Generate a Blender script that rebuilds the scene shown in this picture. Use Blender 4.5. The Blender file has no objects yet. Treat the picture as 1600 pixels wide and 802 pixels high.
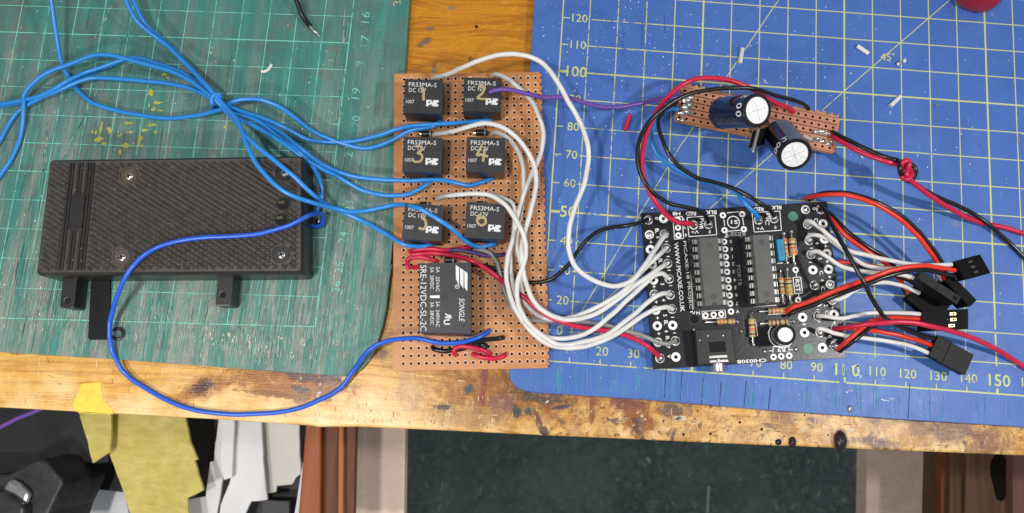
import bpy, bmesh, math, random
from mathutils import noise as noise3
from mathutils import Vector, Matrix
random.seed(7)
sc = bpy.context.scene
COL = sc.collection
sc.unit_settings.system = 'METRIC'
sc.unit_settings.scale_length = 0.01          # one unit is one centimetre

# ------------------------------------------------------------------ camera model
RW = Matrix(((0.997271523254553, 0.07181677696071533, 0.017083894536019145),
             (-0.07370034607085486, 0.981830068471217, 0.17486559305603291),
             (-0.004215198047445168, -0.17564756529134343, 0.9844440892771114)))
CAM = Vector((-1.2214900143369367, -1.3208162967198076, 26.190623053289062))
RT = RW.transposed()
BENCH = -0.3                                   # bench top; the top of both mats is z = 0


def P(u, v, z=0.0):
    """photo pixel (1600 wide) to the real point at height z"""
    d = RT @ Vector(((u - 800) / 1250, -(v - 401) / 1250, -1))
    t = (z - CAM.z) / d.z
    return CAM + d * t


cd = bpy.data.cameras.new('camera')
cam = bpy.data.objects.new('camera', cd)
COL.objects.link(cam)
cam.matrix_world = Matrix.Translation(CAM) @ RT.to_4x4()
cd.sensor_width = 36
cd.lens = 28.125
cd.clip_start = 0.5
cd.clip_end = 1000
cd.dof.use_dof = True
cd.dof.focus_distance = 25.6
cd.dof.aperture_fstop = 0.21
sc.camera = cam

# ------------------------------------------------------------------ materials
MATS = {}


def N(nt, t, **kw):
    n = nt.nodes.new(t)
    for k, v in kw.items():
        setattr(n, k, v)
    return n


def L(nt, a, b):
    nt.links.new(a, b)


def mat(name, col, rough=0.5, metal=0.0, var=0.12, scale=3.0, bump=0.0, bscale=30.0, spec=0.5, coat=0.0):
    if name in MATS:
        return MATS[name]
    m = bpy.data.materials.new(name)
    m.use_nodes = True
    nt = m.node_tree
    b = nt.nodes['Principled BSDF']
    b.inputs['Roughness'].default_value = rough
    b.inputs['Metallic'].default_value = metal
    b.inputs['Specular IOR Level'].default_value = spec
    b.inputs['Coat Weight'].default_value = coat
    tc = N(nt, 'ShaderNodeTexCoord')
    no = N(nt, 'ShaderNodeTexNoise')
    no.inputs['Scale'].default_value = scale
    no.inputs['Detail'].default_value = 5
    L(nt, tc.outputs['Object'], no.inputs['Vector'])
    cr = N(nt, 'ShaderNodeValToRGB')
    cr.color_ramp.elements[0].position = 0.3
    cr.color_ramp.elements[1].position = 0.7
    cr.color_ramp.elements[0].color = [max(0, c * (1 - var)) for c in col] + [1]
    cr.color_ramp.elements[1].color = [min(1, c * (1 + var)) for c in col] + [1]
    L(nt, no.outputs['Fac'], cr.inputs['Fac'])
    L(nt, cr.outputs['Color'], b.inputs['Base Color'])
    if bump:
        n2 = N(nt, 'ShaderNodeTexNoise')
        n2.inputs['Scale'].default_value = bscale
        n2.inputs['Detail'].default_value = 4
        L(nt, tc.outputs['Object'], n2.inputs['Vector'])
        bp = N(nt, 'ShaderNodeBump')
        bp.inputs['Strength'].default_value = bump
        bp.inputs['Distance'].default_value = 0.03
        L(nt, n2.outputs['Fac'], bp.inputs['Height'])
        L(nt, bp.outputs['Normal'], b.inputs['Normal'])
    MATS[name] = m
    return m


def ramp(nt, fac, stops):
    cr = N(nt, 'ShaderNodeValToRGB')
    e = cr.color_ramp.elements
    while len(e) < len(stops):
        e.new(0.5)
    for i, (p, c) in enumerate(stops):
        e[i].position = p
        e[i].color = (list(c) + [1]) if not isinstance(c, (int, float)) else (c, c, c, 1)
    L(nt, fac, cr.inputs['Fac'])
    return cr.outputs['Color']


def noise(nt, vec, scale, detail=5, dist=0.0, rough=0.5):
    n = N(nt, 'ShaderNodeTexNoise')
    n.inputs['Scale'].default_value = scale
    n.inputs['Detail'].default_value = detail
    n.inputs['Distortion'].default_value = dist
    n.inputs['Roughness'].default_value = rough
    L(nt, vec, n.inputs['Vector'])
    return n.outputs['Fac']


def mapping(nt, vec, loc=(0, 0, 0), rot=0, scale=(1, 1, 1)):
    m = N(nt, 'ShaderNodeMapping')
    m.inputs['Location'].default_value = loc
    m.inputs['Rotation'].default_value = (0, 0, rot)
    m.inputs['Scale'].default_value = scale
    L(nt, vec, m.inputs['Vector'])
    return m.outputs['Vector']


def mixc(nt, fac, a, b, mode='MIX'):
    m = N(nt, 'ShaderNodeMix', data_type='RGBA', blend_type=mode)
    if isinstance(fac, (int, float)):
        m.inputs[0].default_value = fac
    else:
        L(nt, fac, m.inputs[0])
    for i, x in ((6, a), (7, b)):
        if isinstance(x, tuple):
            m.inputs[i].default_value = list(x) + [1]
        else:
            L(nt, x, m.inputs[i])
    return m.outputs[2]


def math_(nt, op, a, b=None, c=None, clamp=False):
    m = N(nt, 'ShaderNodeMath', operation=op, use_clamp=clamp)
    for i, x in enumerate((a, b, c)):
        if x is None:
            continue
        if isinstance(x, (int, float)):
            m.inputs[i].default_value = x
        else:
            L(nt, x, m.inputs[i])
    return m.outputs[0]


def newmat(name, rough=0.5, spec=0.5):
    m = bpy.data.materials.new(name)
    m.use_nodes = True
    nt = m.node_tree
    b = nt.nodes['Principled BSDF']
    b.inputs['Roughness'].default_value = rough
    b.inputs['Specular IOR Level'].default_value = spec
    tc = N(nt, 'ShaderNodeTexCoord')
    MATS[name] = m
    return m, nt, b, tc.outputs['Object']


def bumpn(nt, b, h, strength, dist=0.03):
    bp = N(nt, 'ShaderNodeBump')
    bp.inputs['Strength'].default_value = strength
    bp.inputs['Distance'].default_value = dist
    L(nt, h, bp.inputs['Height'])
    L(nt, bp.outputs['Normal'], b.inputs['Normal'])


def stain(nt, vec, base, u, v, ru, rv, col, rot=0.0, soft=0.5, amt=1.0, z=BENCH, dn=None):
    """an irregular blot with a shape of its own, centred on the real point"""
    c = P(u, v, z)
    k = 48.0
    mp = N(nt, 'ShaderNodeMapping', vector_type='TEXTURE')
    mp.inputs['Location'].default_value = (c.x, c.y, 0)
    mp.inputs['Rotation'].default_value = (0, 0, rot)
    mp.inputs['Scale'].default_value = (ru / k, rv / k, 1000)
    L(nt, vec, mp.inputs['Vector'])
    ln = N(nt, 'ShaderNodeVectorMath', operation='LENGTH')
    L(nt, mp.outputs['Vector'], ln.inputs[0])
    d = math_(nt, 'ADD', ln.outputs['Value'], dn)
    mr = N(nt, 'ShaderNodeMapRange', interpolation_type='SMOOTHSTEP')
    mr.inputs['From Min'].default_value = 1 - soft
    mr.inputs['From Max'].default_value = 1 + soft
    mr.inputs['To Min'].default_value = amt
    mr.inputs['To Max'].default_value = 0
    L(nt, d, mr.inputs['Value'])
    return mixc(nt, mr.outputs['Result'], base, col)


def wood_material():
    m, nt, b, ob = newmat('pine_wood', 0.42, 0.45)
    rv = mapping(nt, ob, rot=-math.radians(1.5))
    warp = noise(nt, mapping(nt, rv, scale=(0.12, 0.35, 0.3)), 1.0, 2)
    sep = N(nt, 'ShaderNodeSeparateXYZ')
    L(nt, rv, sep.inputs[0])
    yy = math_(nt, 'ADD', sep.outputs['Y'], math_(nt, 'MULTIPLY', warp, 2.6))
    cmb = N(nt, 'ShaderNodeCombineXYZ')
    L(nt, math_(nt, 'MULTIPLY', sep.outputs['X'], 0.05), cmb.inputs['X'])
    L(nt, math_(nt, 'MULTIPLY', yy, 1.9), cmb.inputs['Y'])
    g = noise(nt, cmb.outputs[0], 1.0, 3, 0.0, 0.62)
    col = ramp(nt, g, [(0.0, (0.50, 0.26, 0.085)), (0.40, (0.66, 0.38, 0.13)), (0.47, (0.70, 0.42, 0.155)),
                       (0.50, (0.40, 0.17, 0.045)), (0.53, (0.68, 0.40, 0.14)), (0.60, (0.62, 0.34, 0.11)),
                       (0.635, (0.42, 0.18, 0.05)), (0.66, (0.66, 0.38, 0.14)), (1, (0.72, 0.45, 0.18))])
    fine = noise(nt, mapping(nt, rv, scale=(1.0, 26, 1)), 1.0, 4)
    wob = noise(nt, mapping(nt, rv, scale=(0.22, 1.3, 0.3)), 1.0, 3)
    ph = math_(nt, 'ADD', math_(nt, 'MULTIPLY', sep.outputs['Y'], 19.0), math_(nt, 'ADD', math_(nt, 'MULTIPLY', wob, 7.0), math_(nt, 'MULTIPLY', warp, 14.0)))
    sn = math_(nt, 'SINE', ph)
    ln_ = math_(nt, 'POWER', math_(nt, 'MULTIPLY', math_(nt, 'ADD', sn, 1.0), 0.5), 5.0)
    lnm = ramp(nt, noise(nt, mapping(nt, rv, loc=(2, 0, 0), scale=(0.12, 0.55, 1)), 1.0, 3), [(0.38, 0.12), (0.6, 1.0)])
    col = mixc(nt, math_(nt, 'MULTIPLY', math_(nt, 'MULTIPLY', ln_, lnm), 0.85), col, (0.40, 0.15, 0.035))
    col = mixc(nt, 0.3, col, ramp(nt, fine, [(0.3, (0.48, 0.25, 0.08)), (0.7, (0.76, 0.52, 0.23))]))
    dn0 = noise(nt, ob, 2.4, 6, 0.4, 0.65)
    dn = math_(nt, 'MULTIPLY', math_(nt, 'SUBTRACT', dn0, 0.5), 2.3)
    # more orange wood toward the back, darkened to paint in the light falloff
    ys = N(nt, 'ShaderNodeSeparateXYZ')
    L(nt, ob, ys.inputs[0])
    back = math_(nt, 'MULTIPLY', math_(nt, 'SUBTRACT', ys.outputs['Y'], 1.5), 0.22, clamp=True)
    col = mixc(nt, back, col, mixc(nt, 1.0, col, (0.88, 0.66, 0.36), 'MULTIPLY'))
    # worn front edge, paled further to paint in the glare along it
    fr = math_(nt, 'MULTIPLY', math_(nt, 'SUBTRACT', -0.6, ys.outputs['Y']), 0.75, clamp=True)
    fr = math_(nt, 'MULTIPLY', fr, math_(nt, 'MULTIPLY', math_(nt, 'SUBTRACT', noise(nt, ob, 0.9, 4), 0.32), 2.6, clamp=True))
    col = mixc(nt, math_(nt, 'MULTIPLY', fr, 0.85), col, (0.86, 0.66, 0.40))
    S = [(318, 605, 34, 15, (0.40, 0.16, 0.05), .45, .8, .8), (316, 606, 15, 9, (0.13, 0.045, 0.03), .45, .5, .95), (322, 603, 7, 5, (0.06, 0.02, 0.03), .4, .5, .9),
         (450, 592, 78, 26, (0.40, 0.15, 0.03), 0, .4, .9), (440, 618, 60, 4, (0.30, 0.12, 0.03), -.03, .5, .9), (485, 588, 42, 9, (0.10, 0.03, 0.03), -.08, .5, .9),
         (475, 611, 17, 5, (0.05, 0.035, 0.04), -.3, .3, .95), (500, 615, 40, 8, (0.28, 0.12, 0.04), .3, .6, .8),
         (592, 553, 15, 8, (0.22, 0.09, 0.04), 0, .5, .8), (28, 549, 14, 5, (0.18, 0.06, 0.02), 0, .5, .8),
         (570, 520, 40, 20, (0.52, 0.26, 0.10), 0, .6, .4),
         (800, 612, 110, 36, (0.34, 0.14, 0.04), 0, .7, .85), (730, 650, 60, 16, (0.42, 0.24, 0.10), 0, .7, .6), (757, 585, 5, 40, (0.25, 0.05, 0.05), 0, .5, .8),
         (732, 608, 6, 6, (0.06, 0.06, 0.06), 0, .4, .9), (690, 636, 12, 4, (0.09, 0.05, 0.03), 0, .4, .9),
         (806, 642, 7, 8, (0.05, 0.05, 0.05), 0, .4, .9), (826, 643, 7, 6, (0.05, 0.05, 0.05), 0, .4, .9),
         (846, 618, 38, 10, (0.10, 0.06, 0.05), 0, .5, .85), (785, 632, 14, 16, (0.25, 0.12, 0.1), .6, .5, .7),
         (842, 658, 4, 14, (0.14, 0.05, 0.03), .35, .4, .9), (851, 674, 6, 7, (0.05, 0.03, 0.03), 0, .3, .95),
         (878, 636, 11, 3, (0.07, 0.05, 0.07), .2, .4, .9), (925, 637, 4, 18, (0.24, 0.08, 0.05), 0, .4, .8),
         (985, 634, 28, 14, (0.20, 0.06, 0.06), -.3, .5, .8), (1000, 660, 22, 17, (0.36, 0.13, 0.05), 0, .5, .85),
         (997, 657, 8, 5, (0.08, 0.05, 0.06), 0, .5, .8), (1050, 640, 22, 9, (0.14, 0.09, 0.08), 0, .5, .85),
         (1225, 652, 18, 12, (0.28, 0.13, 0.07), 0, .5, .7), (1312, 686, 11, 15, (0.30, 0.08, 0.06), 0, .3, .8),
         (1365, 655, 14, 7, (0.14, 0.06, 0.04), -.4, .5, .8), (1372, 693, 30, 7, (0.14, 0.07, 0.06), 0, .6, .8),
         (1440, 668, 22, 14, (0.26, 0.12, 0.08), .3, .5, .7), (1490, 672, 30, 18, (0.20, 0.12, 0.11), 0, .6, .75),
         (1545, 690, 26, 18, (0.24, 0.09, 0.06), 0, .6, .75), (1420, 655, 40, 6, (0.10, 0.05, 0.04), 0, .5, .7),
         (663, 67, 11, 5, (0.22, 0.16, 0.15), .7, .5, .8), (673, 45, 8, 3, (0.25, 0.18, 0.16), 0, .5, .7),
         (678, 110, 4, 9, (0.18, 0.15, 0.13), 0, .5, .8), (706, 12, 7, 4, (0.35, 0.26, 0.25), 0, .5, .7),
         (744, 42, 3, 3, (0.03, 0.02, 0.01), 0, .2, 1), (735, 92, 3, 3, (0.16, 0.09, 0.05), 0, .3, 1),
         (770, 95, 26, 18, (0.55, 0.25, 0.09), 0, .7, .4), (640, 610, 20, 30, (0.5, 0.34, 0.2), 0, .6, .4)]
    for (u, v, ru, rv_, c, rot, soft, amt) in S:
        col = stain(nt, ob, col, u, v, ru * 1.15, rv_ * 1.15, tuple(x * .72 for x in c), rot, soft * .8, min(1, amt * 1.15), BENCH, dn)
    # small pits and ink specks
    sp = noise(nt, ob, 4.2, 4, 0.3, 0.65)
    right = math_(nt, 'MULTIPLY', math_(nt, 'ADD', ys.outputs['X'], 2), 0.3, clamp=True)
    rr = ramp(nt, sp, [(0.36, 1.0), (0.41, 0.0)])
    col = mixc(nt, math_(nt, 'MULTIPLY', rr, math_(nt, 'ADD', math_(nt, 'MULTIPLY', right, 0.8), 0.08)), col, (0.17, 0.075, 0.04))
    mot = ramp(nt, noise(nt, ob, 1.1, 6, 0.6, 0.7), [(0.46, 0.0), (0.56, 1.0)])
    col = mixc(nt, math_(nt, 'MULTIPLY', mot, math_(nt, 'MULTIPLY', right, 0.5)), col, (0.27, 0.125, 0.05))
    mot2 = ramp(nt, noise(nt, mapping(nt, ob, loc=(9, 2, 0)), 1.6, 6, 0.8, 0.75), [(0.565, 0.0), (0.63, 1.0)])
    col = mixc(nt, math_(nt, 'MULTIPLY', mot2, math_(nt, 'MULTIPLY', right, 0.85)), col, (0.075, 0.045, 0.04))
    mot3 = ramp(nt, noise(nt, mapping(nt, ob, loc=(1, 8, 0)), 3.2, 6, 0.6, 0.7), [(0.54, 0.0), (0.66, 1.0)])
    col = mixc(nt, math_(nt, 'MULTIPLY', mot3, 0.25), col, (0.82, 0.60, 0.32))
    b.inputs['Coat Weight'].default_value = 0.35
    b.inputs['Coat Roughness'].default_value = 0.28
    hs = N(nt, 'ShaderNodeHueSaturation')
    hs.inputs['Saturation'].default_value = 1.18
    hs.inputs['Value'].default_value = 1.04
    L(nt, col, hs.inputs['Color'])
    col = hs.outputs['Color']
    L(nt, col, b.inputs['Base Color'])
    L(nt, math_(nt, 'ADD', math_(nt, 'MULTIPLY', dn0, 0.35), 0.12), b.inputs['Roughness'])
    h = math_(nt, 'ADD', math_(nt, 'MULTIPLY', g, 0.6), math_(nt, 'ADD', math_(nt, 'MULTIPLY', fine, 0.5), math_(nt, 'MULTIPLY', dn0, 1.2)))
    bumpn(nt, b, h, 0.6, 0.06)
    return m


def mat_streaks(nt, ob, rot, xs, ys):
    return noise(nt, mapping(nt, ob, rot=rot, scale=(xs, ys, 1)), 1.0, 6, 0.0, 0.7)


def green_base(nt, ob):
    sep = N(nt, 'ShaderNodeSeparateXYZ')
    L(nt, ob, sep.inputs[0])
    rot = math.radians(-2)
    low = math_(nt, 'MULTIPLY', math_(nt, 'SUBTRACT', 5.5, sep.outputs['Y']), 0.16, clamp=True)
    big = noise(nt, ob, 0.35, 4, 0.5)
    col = mixc(nt, ramp(nt, big, [(0.38, 0.0), (0.62, 1.0)]), (0.040, 0.205, 0.172), (0.080, 0.190, 0.165))
    s1 = mat_streaks(nt, ob, rot, 3.2, 0.12)
    col = mixc(nt, ramp(nt, s1, [(0.5, 0.0), (0.75, 0.75)]), col, (0.045, 0.33, 0.265))
    s2 = mat_streaks(nt, ob, rot, 2.1, 0.16)
    col = mixc(nt, math_(nt, 'MULTIPLY', ramp(nt, s2, [(0.47, 0.0), (0.60, 1.0)]), math_(nt, 'ADD', math_(nt, 'MULTIPLY', low, 0.6), 0.2)), col, (0.27, 0.28, 0.255))
    s3 = mat_streaks(nt, ob, rot, 14.0, 0.5)
    col = mixc(nt, math_(nt, 'MULTIPLY', ramp(nt, s3, [(0.52, 0.0), (0.72, 1.0)]), math_(nt, 'ADD', math_(nt, 'MULTIPLY', low, 0.65), 0.16)), col, (0.38, 0.40, 0.35))
    gr = noise(nt, ob, 1.3, 6, 0.3, 0.7)
    col = mixc(nt, ramp(nt, gr, [(0.55, 0.0), (0.72, 0.75)]), col, (0.14, 0.115, 0.09))
    gr2 = noise(nt, mapping(nt, ob, loc=(5, 3, 0)), 0.7, 5, 0.6, 0.65)
    col = mixc(nt, ramp(nt, gr2, [(0.52, 0.0), (0.7, 0.5)]), col, (0.07, 0.10, 0.095))
    return col, s3, low


def green_material():
    m, nt, b, ob = newmat('green_mat_vinyl', 0.5, 0.4)
    col, s3, low = green_base(nt, ob)
    dn = math_(nt, 'MULTIPLY', math_(nt, 'SUBTRACT', noise(nt, ob, 3.5, 5, 0.3, 0.65), 0.5), 2.6)
    for (u, v, ru, rv_, c, soft, amt) in [
            (303, 85, 12, 20, (0.30, 0.045, 0.035), .5, .85), (352, 195, 6, 9, (0.25, 0.03, 0.05), .4, .8),
            (335, 103, 30, 10, (0.24, 0.06, 0.05), .5, .3), (545, 185, 9, 20, (0.22, 0.10, 0.11), .6, .6),
            (500, 28, 12, 10, (0.10, 0.04, 0.05), .5, .7), (505, 75, 28, 30, (0.12, 0.08, 0.07), .6, .5),
            (478, 105, 18, 22, (0.16, 0.08, 0.08), .6, .5), (225, 113, 11, 11, (0.30, 0.30, 0.31), .5, .6),
            (432, 60, 13, 22, (0.14, 0.15, 0.08), .5, .6), (590, 190, 14, 22, (0.06, 0.08, 0.05), .6, .6),
            (525, 95, 15, 16, (0.10, 0.09, 0.05), .6, .6), (300, 500, 22, 5, (0.09, 0.04, 0.05), .5, .7),
            (60, 215, 16, 30, (0.10, 0.10, 0.09), .6, .5), (16, 340, 30, 8, (0.22, 0.17, 0.14), .6, .5),
            (320, 530, 22, 14, (0.10, 0.25, 0.42), .8, .4), (250, 540, 60, 22, (0.26, 0.25, 0.21), .7, .6),
            (535, 350, 10, 12, (0.27, 0.25, 0.21), .5, .6), (440, 560, 70, 20, (0.26, 0.26, 0.23), .8, .5),
            (70, 500, 90, 30, (0.25, 0.27, 0.25), .8, .45), (505, 15, 12, 6, (0.33, 0.28, 0.27), .5, .5)]:
        col = stain(nt, ob, col, u, v, ru, rv_, c, 0, soft, amt, 0.0, dn)
    L(nt, col, b.inputs['Base Color'])
    L(nt, math_(nt, 'ADD', 0.36, math_(nt, 'MULTIPLY', s3, 0.3)), b.inputs['Roughness'])
    bumpn(nt, b, math_(nt, 'ADD', s3, noise(nt, ob, 22, 3)), 0.25, 0.02)
    return m


def line_material(name, colour, wear_col, scale=1.6, lo=0.36, hi=0.5, base=None):
    m, nt, b, ob = newmat(name, 0.5, 0.35)
    w = noise(nt, ob, scale, 6, 0.3, 0.75)
    bc = wear_col if base is None else base(nt, ob)[0]
    L(nt, mixc(nt, ramp(nt, w, [(lo, 0.0), (hi, 1.0)]), bc, colour), b.inputs['Base Color'])
    return m


def blue_material():
    m, nt, b, ob = newmat('blue_mat_vinyl', 0.42, 0.45)
    big = noise(nt, ob, 0.5, 5, 0.4)
    col = mixc(nt, ramp(nt, big, [(0.35, 0.0), (0.65, 1.0)]), (0.048, 0.132, 0.44), (0.062, 0.156, 0.48))
    st = mat_streaks(nt, ob, math.radians(2), 7.0, 0.25)
    sep = N(nt, 'ShaderNodeSeparateXYZ')
    L(nt, ob, sep.inputs[0])
    low = math_(nt, 'MULTIPLY', math_(nt, 'SUBTRACT', 2.5, sep.outputs['Y']), 0.3, clamp=True)
    lf = math_(nt, 'MULTIPLY', math_(nt, 'SUBTRACT', 7.5, sep.outputs['X']), 0.3, clamp=True)
    col = mixc(nt, math_(nt, 'MULTIPLY', ramp(nt, st, [(0.5, 0.0), (0.72, 1.0)]), math_(nt, 'MULTIPLY', low, math_(nt, 'MULTIPLY', lf, 0.6))), col, (0.055, 0.24, 0.42))
    g = noise(nt, ob, 2.2, 6, 0.5, 0.7)
    col = mixc(nt, ramp(nt, g, [(0.60, 0.0), (0.78, 0.4)]), col, (0.18, 0.26, 0.47))
    g2 = noise(nt, mapping(nt, ob, loc=(3, 7, 1)), 1.1, 6, 0.5, 0.7)
    col = mixc(nt, ramp(nt, g2, [(0.56, 0.0), (0.74, 0.4)]), col, (0.045, 0.08, 0.22))
    sp = noise(nt, ob, 14, 3, 0.0, 0.6)
    col = mixc(nt, ramp(nt, sp, [(0.70, 0.0), (0.76, 0.55)]), col, (0.45, 0.52, 0.66))
    dn = math_(nt, 'MULTIPLY', math_(nt, 'SUBTRACT', noise(nt, ob, 3.5, 5, 0.3, 0.65), 0.5), 2.8)
    for (u, v, ru, rv_, c, soft, amt) in [
            (1480, 130, 5, 10, (0.17, 0.12, 0.22), .5, .7), (1435, 115, 5, 4, (0.05, 0.04, 0.10), .4, .9),
            (1468, 82, 12, 5, (0.12, 0.13, 0.25), .5, .6), (1385, 185, 10, 8, (0.17, 0.11, 0.20), .6, .6),
            (1480, 205, 5, 3, (0.25, 0.05, 0.12), .4, .8), (1290, 285, 7, 6, (0.10, 0.10, 0.20), .4, .8),
            (1352, 50, 5, 4, (0.42, 0.26, 0.24), .4, .7), (1236, 38, 5, 4, (0.30, 0.22, 0.35), .5, .6),
            (1340, 590, 26, 14, (0.34, 0.42, 0.58), .8, .35), (1100, 75, 18, 20, (0.3, 0.38, 0.58), .9, .3),  # first entry paints glare on the lower mat as a pale smudge
            (960, 140, 40, 22, (0.26, 0.32, 0.48), .9, .4), (1385, 345, 12, 14, (0.07, 0.08, 0.2), .6, .5),
            (895, 470, 14, 9, (0.03, 0.04, 0.10), .5, .7), (1117, 603, 8, 5, (0.16, 0.22, 0.36), .5, .6),
            (1390, 625, 22, 4, (0.45, 0.52, 0.66), .5, .7)]:
        col = stain(nt, ob, col, u, v, ru, rv_, c, 0, soft, amt, 0.0, dn)
    L(nt, col, b.inputs['Base Color'])
    L(nt, math_(nt, 'ADD', 0.3, math_(nt, 'MULTIPLY', g, 0.3)), b.inputs['Roughness'])
    bumpn(nt, b, math_(nt, 'ADD', math_(nt, 'MULTIPLY', st, 0.5), noise(nt, ob, 25, 3)), 0.2, 0.02)
    return m


def carpet_material():
    m, nt, b, ob = newmat('carpet_pile', 0.95, 0.1)
    n1 = noise(nt, ob, 1.1, 8, 0.8, 0.85)
    n2 = noise(nt, mapping(nt, ob, scale=(3.0, 0.5, 1)), 1.0, 6, 0.6, 0.75)
    col = ramp(nt, n1, [(0.32, (0.035, 0.062, 0.060)), (0.52, (0.11, 0.155, 0.148)), (0.72, (0.30, 0.38, 0.35))])
    col = mixc(nt, ramp(nt, n2, [(0.5, 0.0), (0.8, 0.6)]), col, (0.07, 0.10, 0.085))
    n3 = noise(nt, ob, 0.12, 4, 0.5, 0.6)
    col = mixc(nt, ramp(nt, n3, [(0.4, 0.0), (0.65, 0.5)]), col, (0.19, 0.24, 0.23))
    L(nt, col, b.inputs['Base Color'])
    bumpn(nt, b, n1, 1.0, 0.5)
    return m


def brown_wood(name, c1, c2, sx=6.0):
    m, nt, b, ob = newmat(name, 0.5, 0.25)
    n1 = noise(nt, mapping(nt, ob, scale=(sx, 0.25, 1)), 0.6, 5, 0.2, 0.6)
    L(nt, ramp(nt, n1, [(0.3, c1), (0.7, c2)]), b.inputs['Base Color'])
    bumpn(nt, b, n1, 0.2, 0.05)
    return m


def board_material(name, c1, c2, rough=0.4):
    m, nt, b, ob = newmat(name, rough, 0.5)
    n1 = noise(nt, ob, 0.7, 4, 0.8, 0.6)
    n2 = noise(nt, mapping(nt, ob, rot=0.8, scale=(1, 3, 1)), 1.3, 5, 0.6, 0.65)
    c = mixc(nt, 0.5, ramp(nt, n1, [(0.35, c1), (0.65, c2)]), ramp(nt, n2, [(0.35, c1), (0.65, c2)]))
    n3 = noise(nt, ob, 9, 4, 0.2, 0.6)
    c = mixc(nt, ramp(nt, n3, [(0.6, 0.0), (0.75, 0.35)]), c, tuple(x * 0.45 for x in c1))
    L(nt, c, b.inputs['Base Color'])
    bumpn(nt, b, n3, 0.15, 0.02)
    return m


wood_m = wood_material()
green_m = green_material()
blue_m = blue_material()
gline_m = line_material('green_mat_print', (0.22, 0.68, 0.55), (0.07, 0.19, 0.16), 1.3, 0.37, 0.52, green_base)
yline_m = line_material('blue_mat_print', (0.56, 0.61, 0.23), (0.08, 0.16, 0.42), 2.0, 0.28, 0.38)
yworn_m = line_material('blue_mat_worn_print', (0.54, 0.58, 0.22), (0.08, 0.16, 0.42), 3.4, 0.40, 0.47)
board_m = board_material('phenolic_board', (0.47, 0.180, 0.062), (0.62, 0.285, 0.108))
rim_m = mat('hole_rim', (0.88, 0.60, 0.44), 0.25, spec=.8)
brown_m = mat('phenolic_dark', (0.10, 0.022, 0.012), 0.5)
copper_m = board_material('copper_track', (0.42, 0.17, 0.095), (0.62, 0.30, 0.19), 0.34)
relay_m = mat('relay_plastic', (0.030, 0.030, 0.033), 0.42, bump=0.08, bscale=60)
relay_side_m = mat('relay_side_plastic', (0.022, 0.02, 0.021), 0.35)
ink_m = mat('white_ink', (0.72, 0.73, 0.74), 0.6, var=0.06, scale=20)
silk_m = mat('silkscreen_white', (0.92, 0.92, 0.92), 0.55, var=0.04, scale=20)
silkthin_m = mat('silkscreen_grey', (0.42, 0.42, 0.44), 0.55, var=0.1, scale=20)
gold_pen_m = mat('gold_marker_ink', (0.42, 0.33, 0.17), 0.45, var=0.22, scale=25)
pcb_m = mat('solder_mask_black', (0.016, 0.0155, 0.019), 0.3, var=0.25, scale=2.0, bump=0.1, bscale=15, spec=0.35)
tracer_m = mat('masked_track', (0.045, 0.044, 0.05), 0.3)
solder_m = mat('solder_tin', (0.78, 0.76, 0.72), 0.22, 1.0, var=0.2, scale=12, bump=0.5, bscale=14)
pad_m = mat('tinned_pad', (0.92, 0.92, 0.91), 0.35, 0.0, var=0.05)
hole_m = mat('hole_dark', (0.004, 0.004, 0.005), 0.9)
blackp_m = mat('black_plastic', (0.016, 0.016, 0.018), 0.35, bump=0.1, bscale=40)
plug_m = mat('plug_plastic', (0.004, 0.004, 0.004), 0.55, bump=0.12, bscale=40, spec=0.1)
pluggrey_m = mat('plug_plastic_worn', (0.010, 0.010, 0.0105), 0.5, bump=0.15, bscale=40, spec=0.2)
batt_m = mat('battery_box_plastic', (0.058, 0.050, 0.045), 0.45, var=0.3, scale=5, bump=0.25, bscale=35)
battedge_m = mat('battery_box_edge', (0.020, 0.018, 0.018), 0.36, var=0.2, bump=0.1, bscale=30)
dust_m = mat('pale_dust', (0.34, 0.30, 0.25), 0.8)
chip_m = mat('chip_epoxy', (0.085, 0.083, 0.08), 0.42, var=0.12, scale=1.5, bump=0.15, bscale=50)
sock_m = mat('socket_plastic', (0.020, 0.020, 0.021), 0.4)
pin_m = mat('pin_metal', (0.80, 0.78, 0.72), 0.25, 1.0, var=0.08)
steel_m = mat('steel', (0.62, 0.60, 0.57), 0.28, 1.0, var=0.2, scale=10)
gold_m = mat('gold_contact', (0.85, 0.70, 0.38), 0.3, 0.9)
blue_wm = mat('wire_blue', (0.022, 0.240, 0.68), 0.30, var=0.08, scale=0.8)
dblue_wm = mat('wire_dark_blue', (0.016, 0.105, 0.60), 0.30, var=0.08, scale=0.8)
lblue_wm = mat('wire_sky_blue', (0.02, 0.24, 0.66), 0.32, var=0.06)
white_wm = mat('wire_white', (0.70, 0.69, 0.67), 0.38, var=0.07, scale=2)
grey_wm = mat('wire_grey', (0.27, 0.265, 0.25), 0.38, var=0.08)
red_wm = mat('wire_crimson', (0.56, 0.012, 0.055), 0.32, var=0.08)
orange_wm = mat('wire_red_orange', (0.68, 0.032, 0.012), 0.32, var=0.08)
black_wm = mat('wire_black', (0.007, 0.007, 0.007), 0.26)
violet_wm = mat('wire_violet', (0.135, 0.06, 0.33), 0.36, var=0.08)
dviolet_wm = mat('wire_dark_violet', (0.075, 0.04, 0.17), 0.4, var=0.1)
resist_m = mat('resistor_lacquer', (0.56, 0.40, 0.19), 0.32, var=0.1)
band_br = mat('band_brown', (0.16, 0.05, 0.02), 0.35)
band_bk = mat('band_black', (0.012, 0.01, 0.01), 0.35)
band_or = mat('band_orange', (0.62, 0.14, 0.03), 0.35)
band_gd = mat('band_gold', (0.45, 0.28, 0.08), 0.3, 0.4)
filmcap_m = mat('film_capacitor_blue', (0.02, 0.25, 0.44), 0.35)
filmtxt_m = mat('film_capacitor_ink', (0.01, 0.08, 0.20), 0.5)
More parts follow.
